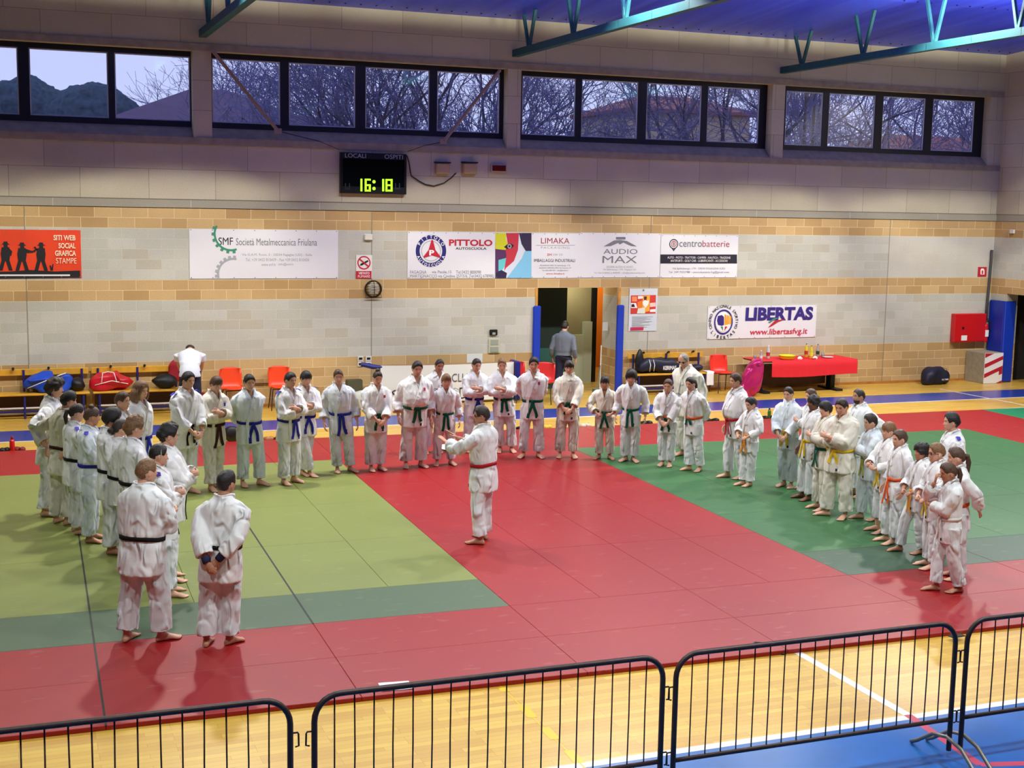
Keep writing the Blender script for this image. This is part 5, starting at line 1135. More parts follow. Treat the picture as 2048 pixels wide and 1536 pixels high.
# scoreboard
b = empty('scoreboard', tuple(onY(747, 388, 0)), 0, 'black electronic scoreboard with green digits hanging under the windows', 'scoreboard')
A = onY(681, 304, -.12); B_ = onY(813, 389, -.12); bx, by, bz = b.location
t = MB(); t.bevbox((A[0] - bx, -.12, B_[2] - bz), (B_[0] - bx, -.015, A[2] - bz), .008); t.build('housing', mat('scoreboard_black', hexc(14, 15, 20), .35), b)
t = MB(); t.box((A[0] - bx + .05, -.124, B_[2] - bz + .14), (B_[0] - bx - .05, -.121, A[2] - bz - .12)); t.build('display_window', mat('scoreboard_glass', hexc(8, 12, 16), .1), b)
wall_text('lettering', 'LOCALI', 690, 307, 732, 315.5, mat('ink_pale', hexc(170, 176, 184), .5), b, -.1245); wall_text('lettering', 'OSPITI', 769, 309.5, 806, 318, mat('ink_pale', hexc(170, 176, 184), .5), b, -.1245)
M_led = mat('led_green', hexc(60, 120, 20), .4, emit=hexc(150, 255, 30), estr=2.6)
def seg7(s, x, y0, y1, w_):
    hm = (y0 + y1) / 2; t_ = 1.8
    R = {'a': (x, y0, x + w_, y0 + 2 * t_), 'g': (x, hm - t_, x + w_, hm + t_), 'd': (x, y1 - 2 * t_, x + w_, y1), 'f': (x, y0, x + 2 * t_, hm), 'e': (x, hm, x + 2 * t_, y1), 'b': (x + w_ - 2 * t_, y0, x + w_, hm), 'c': (x + w_ - 2 * t_, hm, x + w_, y1)}
    mb = MB()
    for q in s:
        xa, ya, xb, yb = R[q]; P = onY(xa, ya, -.126); Q = onY(xb, yb, -.126); mb.box((P[0] - bx, -.128, Q[2] - bz), (Q[0] - bx, -.125, P[2] - bz))
    mb.build('digit', M_led, b)
seg7('ef', 721, 357.5, 382.5, 10); seg7('afgedc', 729.5, 357.5, 383, 12); seg7('ef', 764.5, 358, 382.5, 10); seg7('abcdefg', 771, 358, 383, 14)
for y in (363.5, 377): wdisc('digit', 748, y, 3.2, M_led, b, -.1265)
for x in (690, 790): wpoly('unlit_digit', [(x, 366), (x + 2, 366), (x + 2, 376), (x + 8, 376), (x + 8, 366), (x + 10, 366), (x + 10, 379), (x, 379)], mat('ink_dim', hexc(36, 42, 48), .5), b, -.1245)
# cables
def cable(pts, label, r=.012, Y=-.03, m=None):
    mb = MB(); P = [onY(x, y, Y) for x, y in pts]; mb.tube(P, r, 6); tag(mb.build('cable', m or M_black, None, True), label, 'cable')
cable([(814, 311), (818, 325), (821, 345), (823, 352), (838, 362), (851, 369), (868, 372), (888, 366), (902, 356), (912, 346)], 'black cable drooping from the scoreboard to the beige emergency lights')
cable([(884, 284), (850, 291), (815, 303)], 'thin cable from the right brace to the top of the scoreboard', .008); cable([(560, 263), (640, 283), (678, 299)], 'thin cable from the left brace to the top of the scoreboard', .008)
M_beigep = mat('beige_plastic', hexc(176, 150, 112), .5)
for x, lab in ((884, 'beige emergency light box nearest the scoreboard'), (938, 'beige emergency light box beside the small red lamp')):
    P = onY(x - 14, 326, -.02); Q = onY(x + 13, 348, -.02); e = empty('emergency_light', tuple((P + Q) / 2), 0, lab, 'light', 'beige emergency lights'); w2, h2 = (Q[0] - P[0]) / 2, (P[2] - Q[2]) / 2
    t = MB(); t.bevbox((-w2, -.10, -h2), (w2, .018, h2), .02); t.build('housing', M_beigep, e); t = MB(); t.box((-w2 - .02, -.10, h2), (w2 + .02, .01, h2 + .025)); t.build('hood', M_black, e)
P = onY(981, 328, -.02); Q = onY(1012, 345, -.02); e = empty('warning_lamp', tuple((P + Q) / 2), 0, 'small unlit dark red lamp with pale frame, right of the beige emergency lights', 'lamp'); w2, h2 = (Q[0] - P[0]) / 2, (P[2] - Q[2]) / 2
t = MB(); t.bevbox((-w2, -.05, -h2), (w2, .018, h2), .008); t.build('frame', mat('pale_frame', hexc(176, 160, 150), .5), e); t = MB(); t.bevbox((-w2 + .025, -.065, -h2 + .025), (w2 - .025, -.045, h2 - .025), .006); t.build('lens', mat('red_lens', hexc(90, 16, 20), .25), e)
# round caged wall lamp
c = onY(746, 578, -.02); e = empty('caged_wall_lamp', tuple(c), 0, 'round wall lamp behind a black wire cage below the no-smoking sign', 'lamp')
M_wire = mat('black_wire', hexc(30, 28, 26), .5); rr = .165
t = MB(); 
for r_, y in ((rr, .0), (rr, -.05)):
    t.tube([(r_ * math.cos(a), y, r_ * math.sin(a)) for a in np.linspace(0, 2 * PI, 25)], .012, 6)
for q in range(5): z = -.11 + .055 * q; x = math.sqrt(rr * rr - z * z); t.tube([(-x, -.05, z), (-x * .6, -.11, z), (x * .6, -.11, z), (x, -.05, z)], .006, 5)
t.tube([(0, -.05, -rr), (0, -.12, -rr * .6), (0, -.12, rr * .6), (0, -.05, rr)], .007, 5); t.tube([(-.15, -.03, -.10), (-.17, -.05, -.17), (.17, -.05, -.17), (.15, -.03, -.10)], .007, 5); t.build('cage', M_wire, e)
V, F = ellipsoid((0, -.03, 0), (.125, .06, .145), 18, 10); t = MB(); t.add(V, F); t.build('globe', mat('lamp_glass_frosted', hexc(206, 200, 176), .3), e, True)
V, F = ellipsoid((0, -.0, 0), (.15, .03, .155), 18, 8); t = MB(); t.add(V, F); t.build('base', mat('lamp_base_amber', hexc(190, 140, 40), .4), e, True)
def wallbox(name, lab, cat, x0, y0, x1, y1, d, m, group=None, parts=()):
    P = onY(x0, y0, -.01); Q = onY(x1, y1, -.01); o = empty(name, ((P[0] + Q[0]) / 2, 0, (P[2] + Q[2]) / 2), 0, lab, cat, group); w2, h2 = (Q[0] - P[0]) / 2, (P[2] - Q[2]) / 2
    t = MB(); t.bevbox((-w2, -d, -h2), (w2, -.001, h2), min(.012, d * .3)); t.build('housing', m, o)
    for qi, (nm, (u0, v0, u1, v1), mm) in enumerate(parts):
        t = MB(); t.box((-w2 + 2 * w2 * u0, -d - .006 - .004 * qi, -h2 + 2 * h2 * v0), (-w2 + 2 * w2 * u1, -d + .001, -h2 + 2 * h2 * v1)); t.build(nm, mm, o)
    return o
M_ivory = mat('ivory_plastic', hexc(216, 212, 200), .45); M_greenb = mat('pale_green_plastic', hexc(190, 190, 160), .5)
wallbox('alarm_box', 'small ivory alarm box above the no-smoking sign', 'alarm box', 728, 468, 744, 480, .07, M_ivory)
for x, y, lab in ((721, 717, 'top left'), (737, 717, 'top right'), (721, 728, 'bottom left'), (737, 728, 'bottom right')):
    wallbox('wall_socket', 'white wall socket, %s of the four beside the white sheet' % lab, 'socket', x - 6, y - 5, x + 6, y + 5, .02, M_ivory, 'wall sockets', (('socket_slot', (.22, .3, .78, .7), M_black),))
wallbox('switch_panel', 'tall pale panel with two switch plates left of the doorway', 'switch panel', 977, 677, 999, 706, .03, M_greenb, None, (('switch_plate', (.15, .56, .85, .92), mat('grey_plate', hexc(150, 156, 140), .5)), ('switch_plate', (.15, .08, .85, .44), mat('grey_plate', hexc(150, 156, 140), .5))))
wallbox('card_reader', 'small dark device on the wall above the switch panel', 'device', 979, 659, 994, 670, .05, M_black, None, (('screen', (.3, .1, .7, .5), mat('grey_plate', hexc(150, 156, 140), .5)),))
wallbox('paper_notice', 'blank white paper sheet taped to the wall above the white club sheet', 'paper', 934, 708, 965, 732, .004, mat('paper_white', hexc(216, 220, 216), .7))
wallbox('door_notice', 'small paper notice hanging inside the doorway', 'paper', 1219, 647, 1229, 664, .004, mat('paper_white', hexc(216, 220, 216), .7)).location.y = TH + .0
wallbox('wall_sensor', 'small pale sensor box high on the side wall at the right edge', 'sensor', 2024, 450, 2033, 458, .05, M_ivory).matrix_world = Matrix.Translation((XR - .0, -.62, 3.66)) @ Matrix.Rotation(-PI / 2, 4, 'Z')
# fire cabinet, extinguisher, pipe
M_fred = mat('fire_red_paint', hexc(196, 24, 30), .35, .5)
o = wallbox('fire_hose_cabinet', 'large red fire hose cabinet on the wall near the right corner', 'cabinet', 1903, 627, 1962, 682, .16, M_fred, None, (('door', (.03, .03, .97, .97), M_fred), ('notice', (.22, .06, .40, .24), K_white), ('lock', (.23, .46, .29, .54), M_black)))
P = onY(1968, 684, -.10); e = empty('fire_extinguisher', (P[0], -.10, P[2]), 0, 'red fire extinguisher hanging between the fire hose cabinet and the corner', 'extinguisher')
t = MB(); t.lathe([(.05, 0), (.078, .01), (.08, .03), (.08, .38), (.07, .43), (.03, .46), (.025, .48)], (0, 0, 0), 16); t.build('cylinder', M_fred, e, True)
t = MB(); t.lathe([(.028, .47), (.03, .53), (.02, .54)], (0, 0, 0), 10).box((-.02, -.10, .53), (.02, .03, .55)).box((-.015, -.12, .57), (.015, .03, .585)); t.build('valve', M_black, e)
t = MB(); t.tube([(.03, -.02, .5), (.12, -.03, .52), (.14, -.03, .40), (.10, -.04, .18)], .014, 8); t.build('hose', M_black, e, True)
t = MB(); t.box((-.05, -.084, .14), (.05, -.08, .30)); t.build('instruction_label', K_white, e)
cable([(1984, 500), (1982.5, 520), (1979, 560), (1974, 610), (1972, 640)], 'dark vertical conduit pipe beside the far right corner', .035, -.05, mat('pipe_dark_grey', hexc(70, 66, 70), .5))
# striped corner block
t = empty('foam_block', (21.37, -.36, 0), 0, 'grey block with red and white striped front standing in the far right corner', 'block')
q = MB(); q.bevbox((-.28, -.33, 0), (.28, .33, .745), .01); q.build('body', mat('block_grey_board', hexc(150, 142, 118), .8, noise=.15, nscale=12), t)
q = MB(); q.box((-.275, -.336, .005), (.275, -.331, .74)); q.build('striped_panel', K_white, t)
q = MB()
for k_, (z0, x0) in enumerate(((.70, -.325), (.50, -.325), (.26, -.325))):
    q.prism([(-.27, z0 - .12 if k_ else z0 - .05), (.27, z0 + .08 if k_ else .735), (.27, min(.735, z0 + .17)), (-.27, z0 - .02 if k_ else z0 + .035)] if k_ else [(-.27, .63), (-.27, .735), (.0, .735)], -.339, -.3365)
q.prism([(.17, .20), (.27, .235), (.27, .35), (.17, .31)], -.339, -.3365); q.prism([(.10, .01), (.27, .01), (.27, .07)], -.339, -.3365); q.build('stripe', K_red, t)

P = onY(880, 9, -.45); t = MB(); t.box((P[0] - .07, -.47, P[2] - .035), (P[0] + .07, -.45, P[2] + .035)); tag(t.build('ceiling_notice', mat('notice_dark_yellow', hexc(120, 110, 40), .6)), 'tiny dark and yellow notice plate under the edge of the blue ceiling', 'sign')
# ================================================================== BENCHES, CHAIRS, TABLE, BAGS
M_pine = mat('bench_yellow_wood', hexc(214, 160, 50), .4, .5, noise=.12, nscale=7); M_btube = mat('bench_blue_tube', hexc(30, 36, 110), .4, .5); M_brown = mat('bench_brown_board', hexc(74, 52, 40), .6); M_wtube = mat('bench_white_rail', hexc(206, 206, 210), .4)
def bench(x0, x1, label):
    root = empty('changing_bench', (x0, -.06, 0), 0, label, 'bench', 'yellow wooden benches'); W = x1 - x0
    b = MB(); b.bevbox((0, -.03, .765), (W, .0, .885), .008); b.build('back_board', M_pine, root)
    b = MB(); b.bevbox((0, -.40, .43), (W, -.04, .465), .01); b.build('seat_board', M_pine, root)
    b = MB(); b.box((.05, -.06, .18), (W - .05, -.045, .42)); b.build('rear_panel', M_brown, root)
    n = max(2, int(round(W / 1.05)) + 1)
    for k in range(n):
        x = .12 + (W - .24) * k / (n - 1)
        b = MB(); b.tube([(x, -.015 - .03, .0), (x, -.045, .87)], .022, 8); b.tube([(x, -.36, .0), (x, -.36, .43)], .022, 8); b.tube([(x, -.36, .40), (x, -.045, .40)], .018, 6); b.build('leg_frame', M_btube, root)
    for y, z, m in ((-.36, .20, M_wtube), (-.36, .14, M_btube), (-.30, .09, M_wtube)):
        b = MB(); b.tube([(.1, y, z), (W - .1, y, z)], .016, 6); b.build('foot_rail', m, root)
    for k in range(int(W / .62)):
        x = .35 + .62 * k
        if x > W - .1: break
        b = MB(); b.tube([(x, -.02, .87), (x, -.05, .90), (x, -.10, .905)], [.016, .02, .026], 8); b.build('coat_knob', M_black, root)
    return root
bench(-1.75, .55, 'yellow wooden changing bench with blue legs at the left edge, under the blue bag')
bench(.60, 2.28, 'yellow wooden changing bench with blue legs left of the orange chairs, holding the red bag')
bench(11.85, 13.72, 'yellow wooden changing bench with navy sports bag right of the doorway')
def shell_chair(x, y, rz, m, label, group):
    root = empty('stacking_chair', (x, y, 0), rz, label, 'chair', group)
    prof = [(-.21, .455), (-.17, .445), (-.05, .425), (.08, .42), (.17, .435), (.205, .47), (.225, .55), (.245, .68), (.26, .80), (.265, .83)]
    V = []; F = []; n = 10
    for q, (y_, z) in enumerate(prof):
        w_ = (.20, .215, .225, .225, .22, .215, .22, .225, .215, .18)[q]
        for i in range(n + 1):
            u = -1 + 2 * i / n; c = abs(u) ** 3
            V.append((u * w_, y_ - (.045 * c if q > 4 else 0), z + (.03 * c if q <= 4 else 0) - (.03 * c if q == 9 else 0)))
    m_ = len(V); V += [(a, b - .0, c - .012) if i < 5 * (n + 1) else (a, b + .014, c) for i, (a, b, c) in enumerate(V)]
    for q in range(len(prof) - 1):
        for i in range(n):
            a = q * (n + 1) + i; F.append((a, a + 1, a + n + 2, a + n + 1)); F.append((m_ + a, m_ + a + n + 1, m_ + a + n + 2, m_ + a + 1))
    rim = [i for i in range(n + 1)] + [q * (n + 1) + n for q in range(1, len(prof))] + [(len(prof) - 1) * (n + 1) + i for i in range(n - 1, -1, -1)] + [q * (n + 1) for q in range(len(prof) - 2, 0, -1)]
    for q in range(len(rim)): a, b = rim[q], rim[(q + 1) % len(rim)]; F.append((a, a + m_, b + m_, b))
    b = MB(); b.add(V, F); b.build('seat_shell', m, root, True)
    mt = mat('chair_leg_metal', hexc(70, 66, 64), .4, metal=.5)
    for sx in (-1, 1):
        for a, c in (((sx * .17, -.13, .42), (sx * .21, -.20, 0)), ((sx * .17, .12, .42), (sx * .21, .22, 0))):
            b = MB(); b.tube([a, c], .011, 6); b.build('leg', mt, root)
    b = MB(); b.tube([(-.17, -.13, .415), (.17, -.13, .415)], .010, 6); b.tube([(-.17, .12, .413), (.17, .12, .413)], .010, 6); b.build('under_frame', mt, root)
    return root
M_oran = mat('chair_orange_plastic', hexc(232, 72, 30), .35, .5); M_redp = mat('chair_red_plastic', hexc(206, 44, 44), .35, .5)
def px_x(x, y, Y): return onY(x, y, Y)[0]
shell_chair(px_x(467, 760, -.45), -.42, .1, M_oran, 'orange plastic chair behind the cream-suited brown-belted judoka', 'orange chairs')
shell_chair(px_x(562, 760, -.45), -.42, -.05, M_oran, 'orange plastic chair behind the close pair of blue-belted boys', 'orange chairs')
shell_chair(px_x(1448, 735, -.45), -.40, .0, mat('chair_tomato_plastic', hexc(226, 52, 38), .35, .5), 'tomato red plastic chair between the right bench and the table', None)
shell_chair(px_x(1044, 755, -.7), -.62, .15, M_redp, 'red plastic chair mostly hidden left of the swept-haired judoka by the doorway', 'red chairs')
shell_chair(px_x(1088, 755, -1.0), -.95, -.55, M_redp, 'red plastic chair in front of the doorway, right of the swept-haired judoka', 'red chairs')
# thin rail linking the two orange chairs along the wall
b = MB(); b.tube([(px_x(490, 772, -.03), -.03, .47), (px_x(548, 772, -.03), -.03, .46)], .012, 6); tag(b.build('wall_rail', M_brown), 'thin dark rail on the wall between the two orange chairs', 'rail')
# table
tx0, tx1 = 14.72, 17.12
root = empty('refreshment_table', (tx0, -.95, 0), 0, 'long table with dark column legs standing against the wall at right', 'table'); W = tx1 - tx0
b = MB(); b.bevbox((0, 0, .70), (W, .80, .735), .01); b.build('table_top', M_brown, root)
for x in (.12, W - .36):
    b = MB(); b.bevbox((x, .30, .04), (x + .12, .50, .70), .01); b.box((x - .02, .02, 0), (x + .14, .78, .05)); b.build('leg', M_black, root)
b = MB(); b.box((.24, .52, .12), (W - .36, .54, .58)); b.build('modesty_panel', mat('modesty_brown', hexc(84, 56, 44), .6), root)
M_cloth = mat('tablecloth_red', hexc(214, 28, 40), .7, bump=.2, bscale=60)
V = []; F = []; nx, rows = 40, [(.80, .738), (.4, .7385), (.0, .7385), (-.012, .73), (-.016, .60), (-.02, .46), (-.022, .385)]
for j, (y, z) in enumerate(rows):
    for i in range(nx + 1):
        u = i / nx; x = -.06 + u * (W + .14) if j < 3 else .26 + u * (W - .14); wv = .012 * math.sin(u * 37) * max(0, (j - 3)) / 3
        V.append((x + (.0), y - abs(wv), z - (.0 if j < 5 else .02 * math.sin(u * 5))))
m_ = len(V); V += [(x, y + .004, z - .003) for x, y, z in V]
for j in range(len(rows) - 1):
    for i in range(nx): a = j * (nx + 1) + i; F.append((a, a + nx + 1, a + nx + 2, a + 1)); F.append((m_ + a, m_ + a + 1, m_ + a + nx + 2, m_ + a + nx + 1))
b = MB(); b.add(V, F); b.build('table_cloth', M_cloth, None, True, (tx0, -.95, 0)); tag(bpy.data.objects['table_cloth'], 'red paper cloth hanging over the front of the refreshment table', 'tablecloth')
ttz = .741
M_clear = mat('clear_plastic', hexc(206, 212, 216), .12, .6); M_clear.node_tree.nodes['Principled BSDF'].inputs['Transmission Weight'].default_value = .6
def bottle(px, py_, y, lab, liq, cap, h=.30, r=.042, lbl=(180, 40, 50), group='drink bottles on the table'):
    x = onY(px, py_, y)[0]; e = empty('drink_bottle', (x, y, ttz), 0, lab, 'bottle', group)
    t = MB(); t.lathe([(r * .8, 0), (r, .012), (r, h * .55), (r * .85, h * .68), (r * .35, h * .88), (r * .33, h * .95)], (0, 0, 0), 14); t.build('body', liq, e, True)
    t = MB(); t.lathe([(r * 1.03, h * .22), (r * 1.03, h * .48)], (0, 0, 0), 14); t.build('paper_label', mat('bottle_label_%d' % lbl[0], hexc(*lbl), .5), e)
    t = MB(); t.lathe([(r * .38, h * .93), (r * .38, h)], (0, 0, 0), 10); t.build('cap', cap, e)
M_lem = mat('lemon_drink', hexc(206, 190, 50), .15); M_cola = mat('clear_drink', hexc(190, 196, 200), .12); M_gcap = mat('cap_green', hexc(40, 110, 60), .4)
bottle(1536, 715, -.55, 'clear drink bottle with red label near the left end of the table', M_cola, K_white, .31)
bottle(1522, 716, -.75, 'small clear water bottle at the left end of the table', M_clear, K_white, .22, .034, (210, 210, 214))
bottle(1612, 715, -.50, 'yellow lemon drink bottle left of the three on the table', M_lem, M_gcap, .32)
bottle(1622, 718, -.75, 'yellow lemon drink bottle in front of the other two on the table', M_lem, M_gcap, .30, .042, (220, 200, 60))
bottle(1635, 714, -.50, 'dark green capped drink bottle right of the two lemon drinks', M_clear, M_gcap, .30, .042, (30, 60, 40))
x = onY(1574, 720, -.72)[0]; t = MB(); t.lathe([(.14, 0), (.175, .03), (.185, .085), (.192, .09), (.18, .092), (.165, .03), (.05, .02)], (0, 0, 0), 24); tag(t.build('plastic_bowl', mat('bowl_yellow', hexc(228, 220, 40), .35), None, True, (x, -.72, ttz)), 'wide yellow plastic bowl in the middle of the table', 'bowl')
x = onY(1655, 715, -.65)[0]; t = MB(); t.lathe([(.06, 0), (.13, .02), (.135, .024), (.06, .012)], (0, 0, 0), 20); tag(t.build('paper_plate', K_white, None, True, (x, -.65, ttz)), 'white paper plate near the right end of the table', 'plate')
for px, y, lab in ((1600, -.8, 'crumpled white napkin left of the lemon drinks'), (1630, -.85, 'crumpled white napkin in front of the lemon drinks')):
    V, F = ellipsoid((0, 0, .03), (.06, .05, .035), 14, 10); V = np.array(V); V += (vnoise(V * 40 + 5, int(px))[:, None] - .5) * .03; V[:, 2] = np.maximum(V[:, 2], 0); t = MB(); t.add(V, F); tag(t.build('paper_napkin', K_white, None, False, (onY(px, 718, y)[0], y, ttz)), lab, 'napkin', 'napkins')
for px, y, lab in ((1510, -.6, 'clear plastic cup at the far left of the table'), (1645, -.5, 'clear plastic cup behind the paper plate')):
    t = MB(); t.lathe([(.03, 0), (.042, .10), (.039, .10), (.028, .006)], (0, 0, 0), 14); tag(t.build('plastic_cup', M_clear, None, True, (onY(px, 716, y)[0], y, ttz)), lab, 'cup', 'plastic cups')
# pink foil balloon bag hanging at the table's left end
V, F = ellipsoid((0, 0, 0), (.24, .15, .42), 30, 22); V = np.array(V); V = np.sign(V) * abs(V / np.array([.24, .15, .42])) ** .75 * np.array([.24, .15, .42]); V[:, 0] *= 1 - .22 * V[:, 2] / .4; V[:, 0] += .10 * V[:, 2] / .4; V += (vnoise(V * 9 + 5, 3)[:, None] - .5) * .07 * np.array([1, 1, .4]) + (vnoise(V * 20 + 5, 4)[:, None] - .5) * .07
t = MB(); t.add(V, F); P = onY(1508, 752, -1.12); o = t.build('rubbish_bag', mat('magenta_foil', hexc(196, 40, 110), .18, .6, metal=.35), None, True, (P[0] - .05, -1.13, .405)); tag(o, 'shiny magenta plastic bag leaning on the left end of the table', 'bag')
# bags
def lumpy(c, r, seed, amp=.06, M=None, box=.0):
    V, F = ellipsoid((0, 0, 0), (1, 1, 1), 26, 16); V = np.array(V)
    V = np.sign(V) * abs(V) ** (1 - box); V = V * np.array(r); V += (vnoise(V * 7 + 20, seed)[:, None] - .5) * amp * unit(np.array([1., 1, 1])) * 2; V[:, 2] = np.maximum(V[:, 2], -r[2] * .95)
    if M is not None: V = V @ np.array(M).T
    return V, F
def bag(name, label, loc, r, m, seed, straps, stripm, rz=0, wordmark=None, cat='bag'):
    e = empty(name, loc, rz, label, cat)
    V, F = lumpy((0, 0, 0), r, seed, .12, box=.42); V = V + np.array([0, 0, r[2] * .95]); t = MB(); t.add(V, F); t.build('body', m, e, True)
    for pts in straps: t = MB(); t.tube(pts, .008, 6, flat=.6); t.build('strap', stripm, e, True)
    if wordmark:
        s, x0, x1, z0, z1 = wordmark; V, F = text_mesh(s, .03); a, b_ = V.min(0), V.max(0); u = (V[:, 0] - a[0]) / (b_[0] - a[0]); w_ = (V[:, 1] - a[1]) / (b_[1] - a[1]); t = MB()
        t.add(np.stack([x0 + u * (x1 - x0), np.full(len(V), -r[1] - .035), z0 + w_ * (z1 - z0)], 1), F); t.build('lettering', K_white, e)
    return e
sz = .468
M_bblue = mat('bag_blue_nylon', hexc(20, 70, 190), .45, noise=.2, nscale=8); M_bred = mat('bag_red_nylon', hexc(190, 20, 40), .4, noise=.15, nscale=6); M_bnavy = mat('bag_navy_nylon', hexc(24, 26, 50), .5, noise=.2, nscale=8)
P = onY(98, 770, -.3); bag('sports_bag', 'bright blue sports bag lying on the left bench', (P[0], -.26, sz), (.40, .17, .17), M_bblue, 3, [[(-.38, -.17, .10), (-.1, -.22, .22), (.15, -.2, .32), (.30, -.12, .36)]], K_white)
P = onY(140, 768, -.3); V, F = lumpy((0, 0, 0), (.16, .14, .13), 9, .06); t = MB(); t.add(V, F); tag(t.build('dark_jacket', M_black, None, True, (P[0] + .12, -.25, sz + .125)), 'black jacket heaped against the right end of the blue sports bag', 'jacket')
P = onY(222, 770, -.3); bag('sports_bag', 'glossy red sports bag with white piping on the left bench', (P[0], -.26, sz), (.36, .16, .16), M_bred, 5, [[(-.18, -.17, .15), (-.15, -.12, .34), (-.05, -.1, .36), (.05, -.12, .34), (.1, -.17, .16)], [(-.3, -.175, .12), (0, -.205, .2), (.3, -.175, .13)]], K_white)
P = onY(340, 770, -.3); V, F = lumpy((0, 0, 0), (.24, .15, .13), 11, .06); t = MB(); t.add(V, F); tag(t.build('dark_clothes', M_black, None, True, (P[0] - .1, -.25, sz + .125)), 'heap of black clothes on the bench beside the bending person', 'clothes')
P = onY(355, 745, -.1); V, F = lumpy((0, 0, 0), (.16, .05, .22), 13, .05); t = MB(); t.add(V, F); tag(t.build('red_jacket', mat('jacket_red', hexc(150, 20, 36), .7), None, True, (P[0] - .02, -.14, .79)), 'red jacket hanging over the back board left of the bending person', 'jacket')
P = onY(403, 765, -.3); V, F = lumpy((0, 0, 0), (.15, .12, .18), 15, .05); t = MB(); t.add(V, F); tag(t.build('red_backpack', mat('jacket_red', hexc(150, 20, 36), .7), None, True, (P[0] + .03, -.25, .17)), 'red backpack on the floor right of the bending person', 'backpack')
P = onY(1318, 738, -.3); bag('sports_bag', 'large navy sports bag with white lettering on the right bench', (P[0], -.26, sz), (.50, .17, .15), M_bnavy, 7, [[(-.3, -.18, .05), (-.29, -.2, .2), (-.28, -.1, .30)], [(-.2, -.18, .05), (-.19, -.2, .2), (-.18, -.1, .30)]], K_white, 0, ('KERIMAS', .02, .34, .08, .17))
P = onY(1880, 768, -.6); bag('sports_bag', 'black sports bag with white lettering on the floor before the right wall', (P[0], -.42, 0.002), (.38, .18, .19), M_bnavy, 8, [[(-.2, -.19, .05), (-.18, -.21, .25), (-.1, -.1, .37)], [(.2, -.18, .1), (.25, -.1, .36), (.1, 0, .42), (-.05, -.08, .38)]], M_black, .1, ('NAJ. TOMEK.', .0, .22, .10, .15))
P = onY(1272, 730, -.1); V, F = lumpy((0, 0, 0), (.10, .06, .36), 17, .05); t = MB(); t.add(V, F); tag(t.build('dark_jacket', M_black, None, True, (P[0] + .03, -.20, .62)), 'black jacket hanging from the left end of the right bench', 'jacket')
P = onY(1395, 735, -.3); V, F = lumpy((0, 0, 0), (.16, .13, .09), 19, .05); t = MB(); t.add(V, F); tag(t.build('dark_clothes', M_bnavy, None, True, (P[0], -.25, sz + .085)), 'dark folded clothes at the right end of the right bench', 'clothes')
t = MB(); P = onY(1427, 745, -.4)
V = []; F = []
for j in range(9):
    for i in range(6): V.append((-.09 + .036 * i, -.40 - .012 * math.sin(i * 2) if j > 2 else -.40 + .11 * (2 - j), .478 - (0 if j <= 2 else .05 * (j - 2))))
for j in range(8):
    for i in range(5): a = j * 6 + i; F.append((a, a + 1, a + 7, a + 6))
m_ = len(V); V += [(x_, y_ + .006, z_ + .004) for x_, y_, z_ in V]; F += [tuple(m_ + q for q in reversed(f)) for f in F]
t.add(V, F); tag(t.build('white_towel', K_white, None, True, (P[0] - .12, -.08, 0)), 'white towel hanging over the right end of the right bench', 'towel')
# ================================================================== CLUB SHEET AND FOLDED MATTRESS
x0, x1 = px_x(757, 760, -.55), px_x(1028, 760, -.55)
b = MB(); b.bevbox((x0, -.50, .02), (x1 + .05, -.38, .82), .02); o = b.build('gym_mattress', mat('mattress_tan_side', hexc(150, 118, 80), .7)); tag(o, 'upright gym mattress carrying the white club sheet behind the back row', 'mattress')
b = MB(); V = []; F = []; n = 30
for j in range(9):
    for i in range(n + 1):
        u, v = i / n, j / 8; V.append((x0 + .05 + (x1 - x0 - .05) * u, -.512 - .012 * vnoise(np.array([[u * 8, v * 4, 1.]]))[0], .05 + .77 * v - .02 * math.sin(PI * u) * (v > .9)))
m_ = len(V); V += [(x, y + .004, z) for x, y, z in V]
for j in range(8):
    for i in range(n): a = j * (n + 1) + i; F.append((a, a + 1, a + n + 2, a + n + 1)); F.append((m_ + a, m_ + a + n + 1, m_ + a + n + 2, m_ + a + 1))
b.add(V, F); o = b.build('club_sheet', mat('sheet_white_paper', hexc(222, 226, 222), .7), None, True); tag(o, 'long white sheet with large hand-drawn black letters behind the back row', 'sheet')
o.location = (0, 0, 0)
for s, a0, b0, a1, b1 in (('CLUB', 904, 747, 945, 763), ('S', 784, 780, 797, 801), ('D', 919, 775, 934, 797)): wall_text('lettering', s, a0, b0, a1, b1, K_black, o, -.53, -.012)
wall_text('lettering', 'III', 780, 807, 795, 815, K_black, o, -.53)
M_navym = mat('mattress_navy_vinyl', hexc(24, 34, 120), .45)
b = MB(); b.bevbox((x1 + .02, -.62, .03), (x1 + .12, -.20, .84), .02); tag(b.build('navy_pad', M_navym), 'narrow navy pad standing at the right end of the white club sheet', 'pad')
b = MB(); P = onY(735, 735, -.5); b.tube([(P[0] - .13, -.50, .86), (P[0] + .12, -.50, .80), (P[0] + .30, -.49, .79)], [.045, .05, .03], 8); tag(b.build('rolled_cloth', M_navym), 'rolled navy cloth lying over the top left corner of the mattress', 'cloth')
V, F = lumpy((0, 0, 0), (.28, .2, .2), 21, .07); b = MB(); b.add(V, F); P = onY(722, 800, -.8); tag(b.build('white_bag', mat('pale_sack', hexc(196, 200, 184), .7), None, True, (P[0], -.78, .19)), 'pale cloth sack on the floor left of the white club sheet', 'bag')
b = MB(); P = onY(725, 770, -.3); b.bevbox((P[0] - .32, -.32, .25), (P[0] + .0, -.16, .52), .01); b.box((P[0] - .3, -.3, 0), (P[0] - .02, -.18, .25)); tag(b.build('olive_crate', mat('crate_olive', hexc(84, 82, 60), .7)), 'dull olive crate against the wall left of the white club sheet', 'crate')
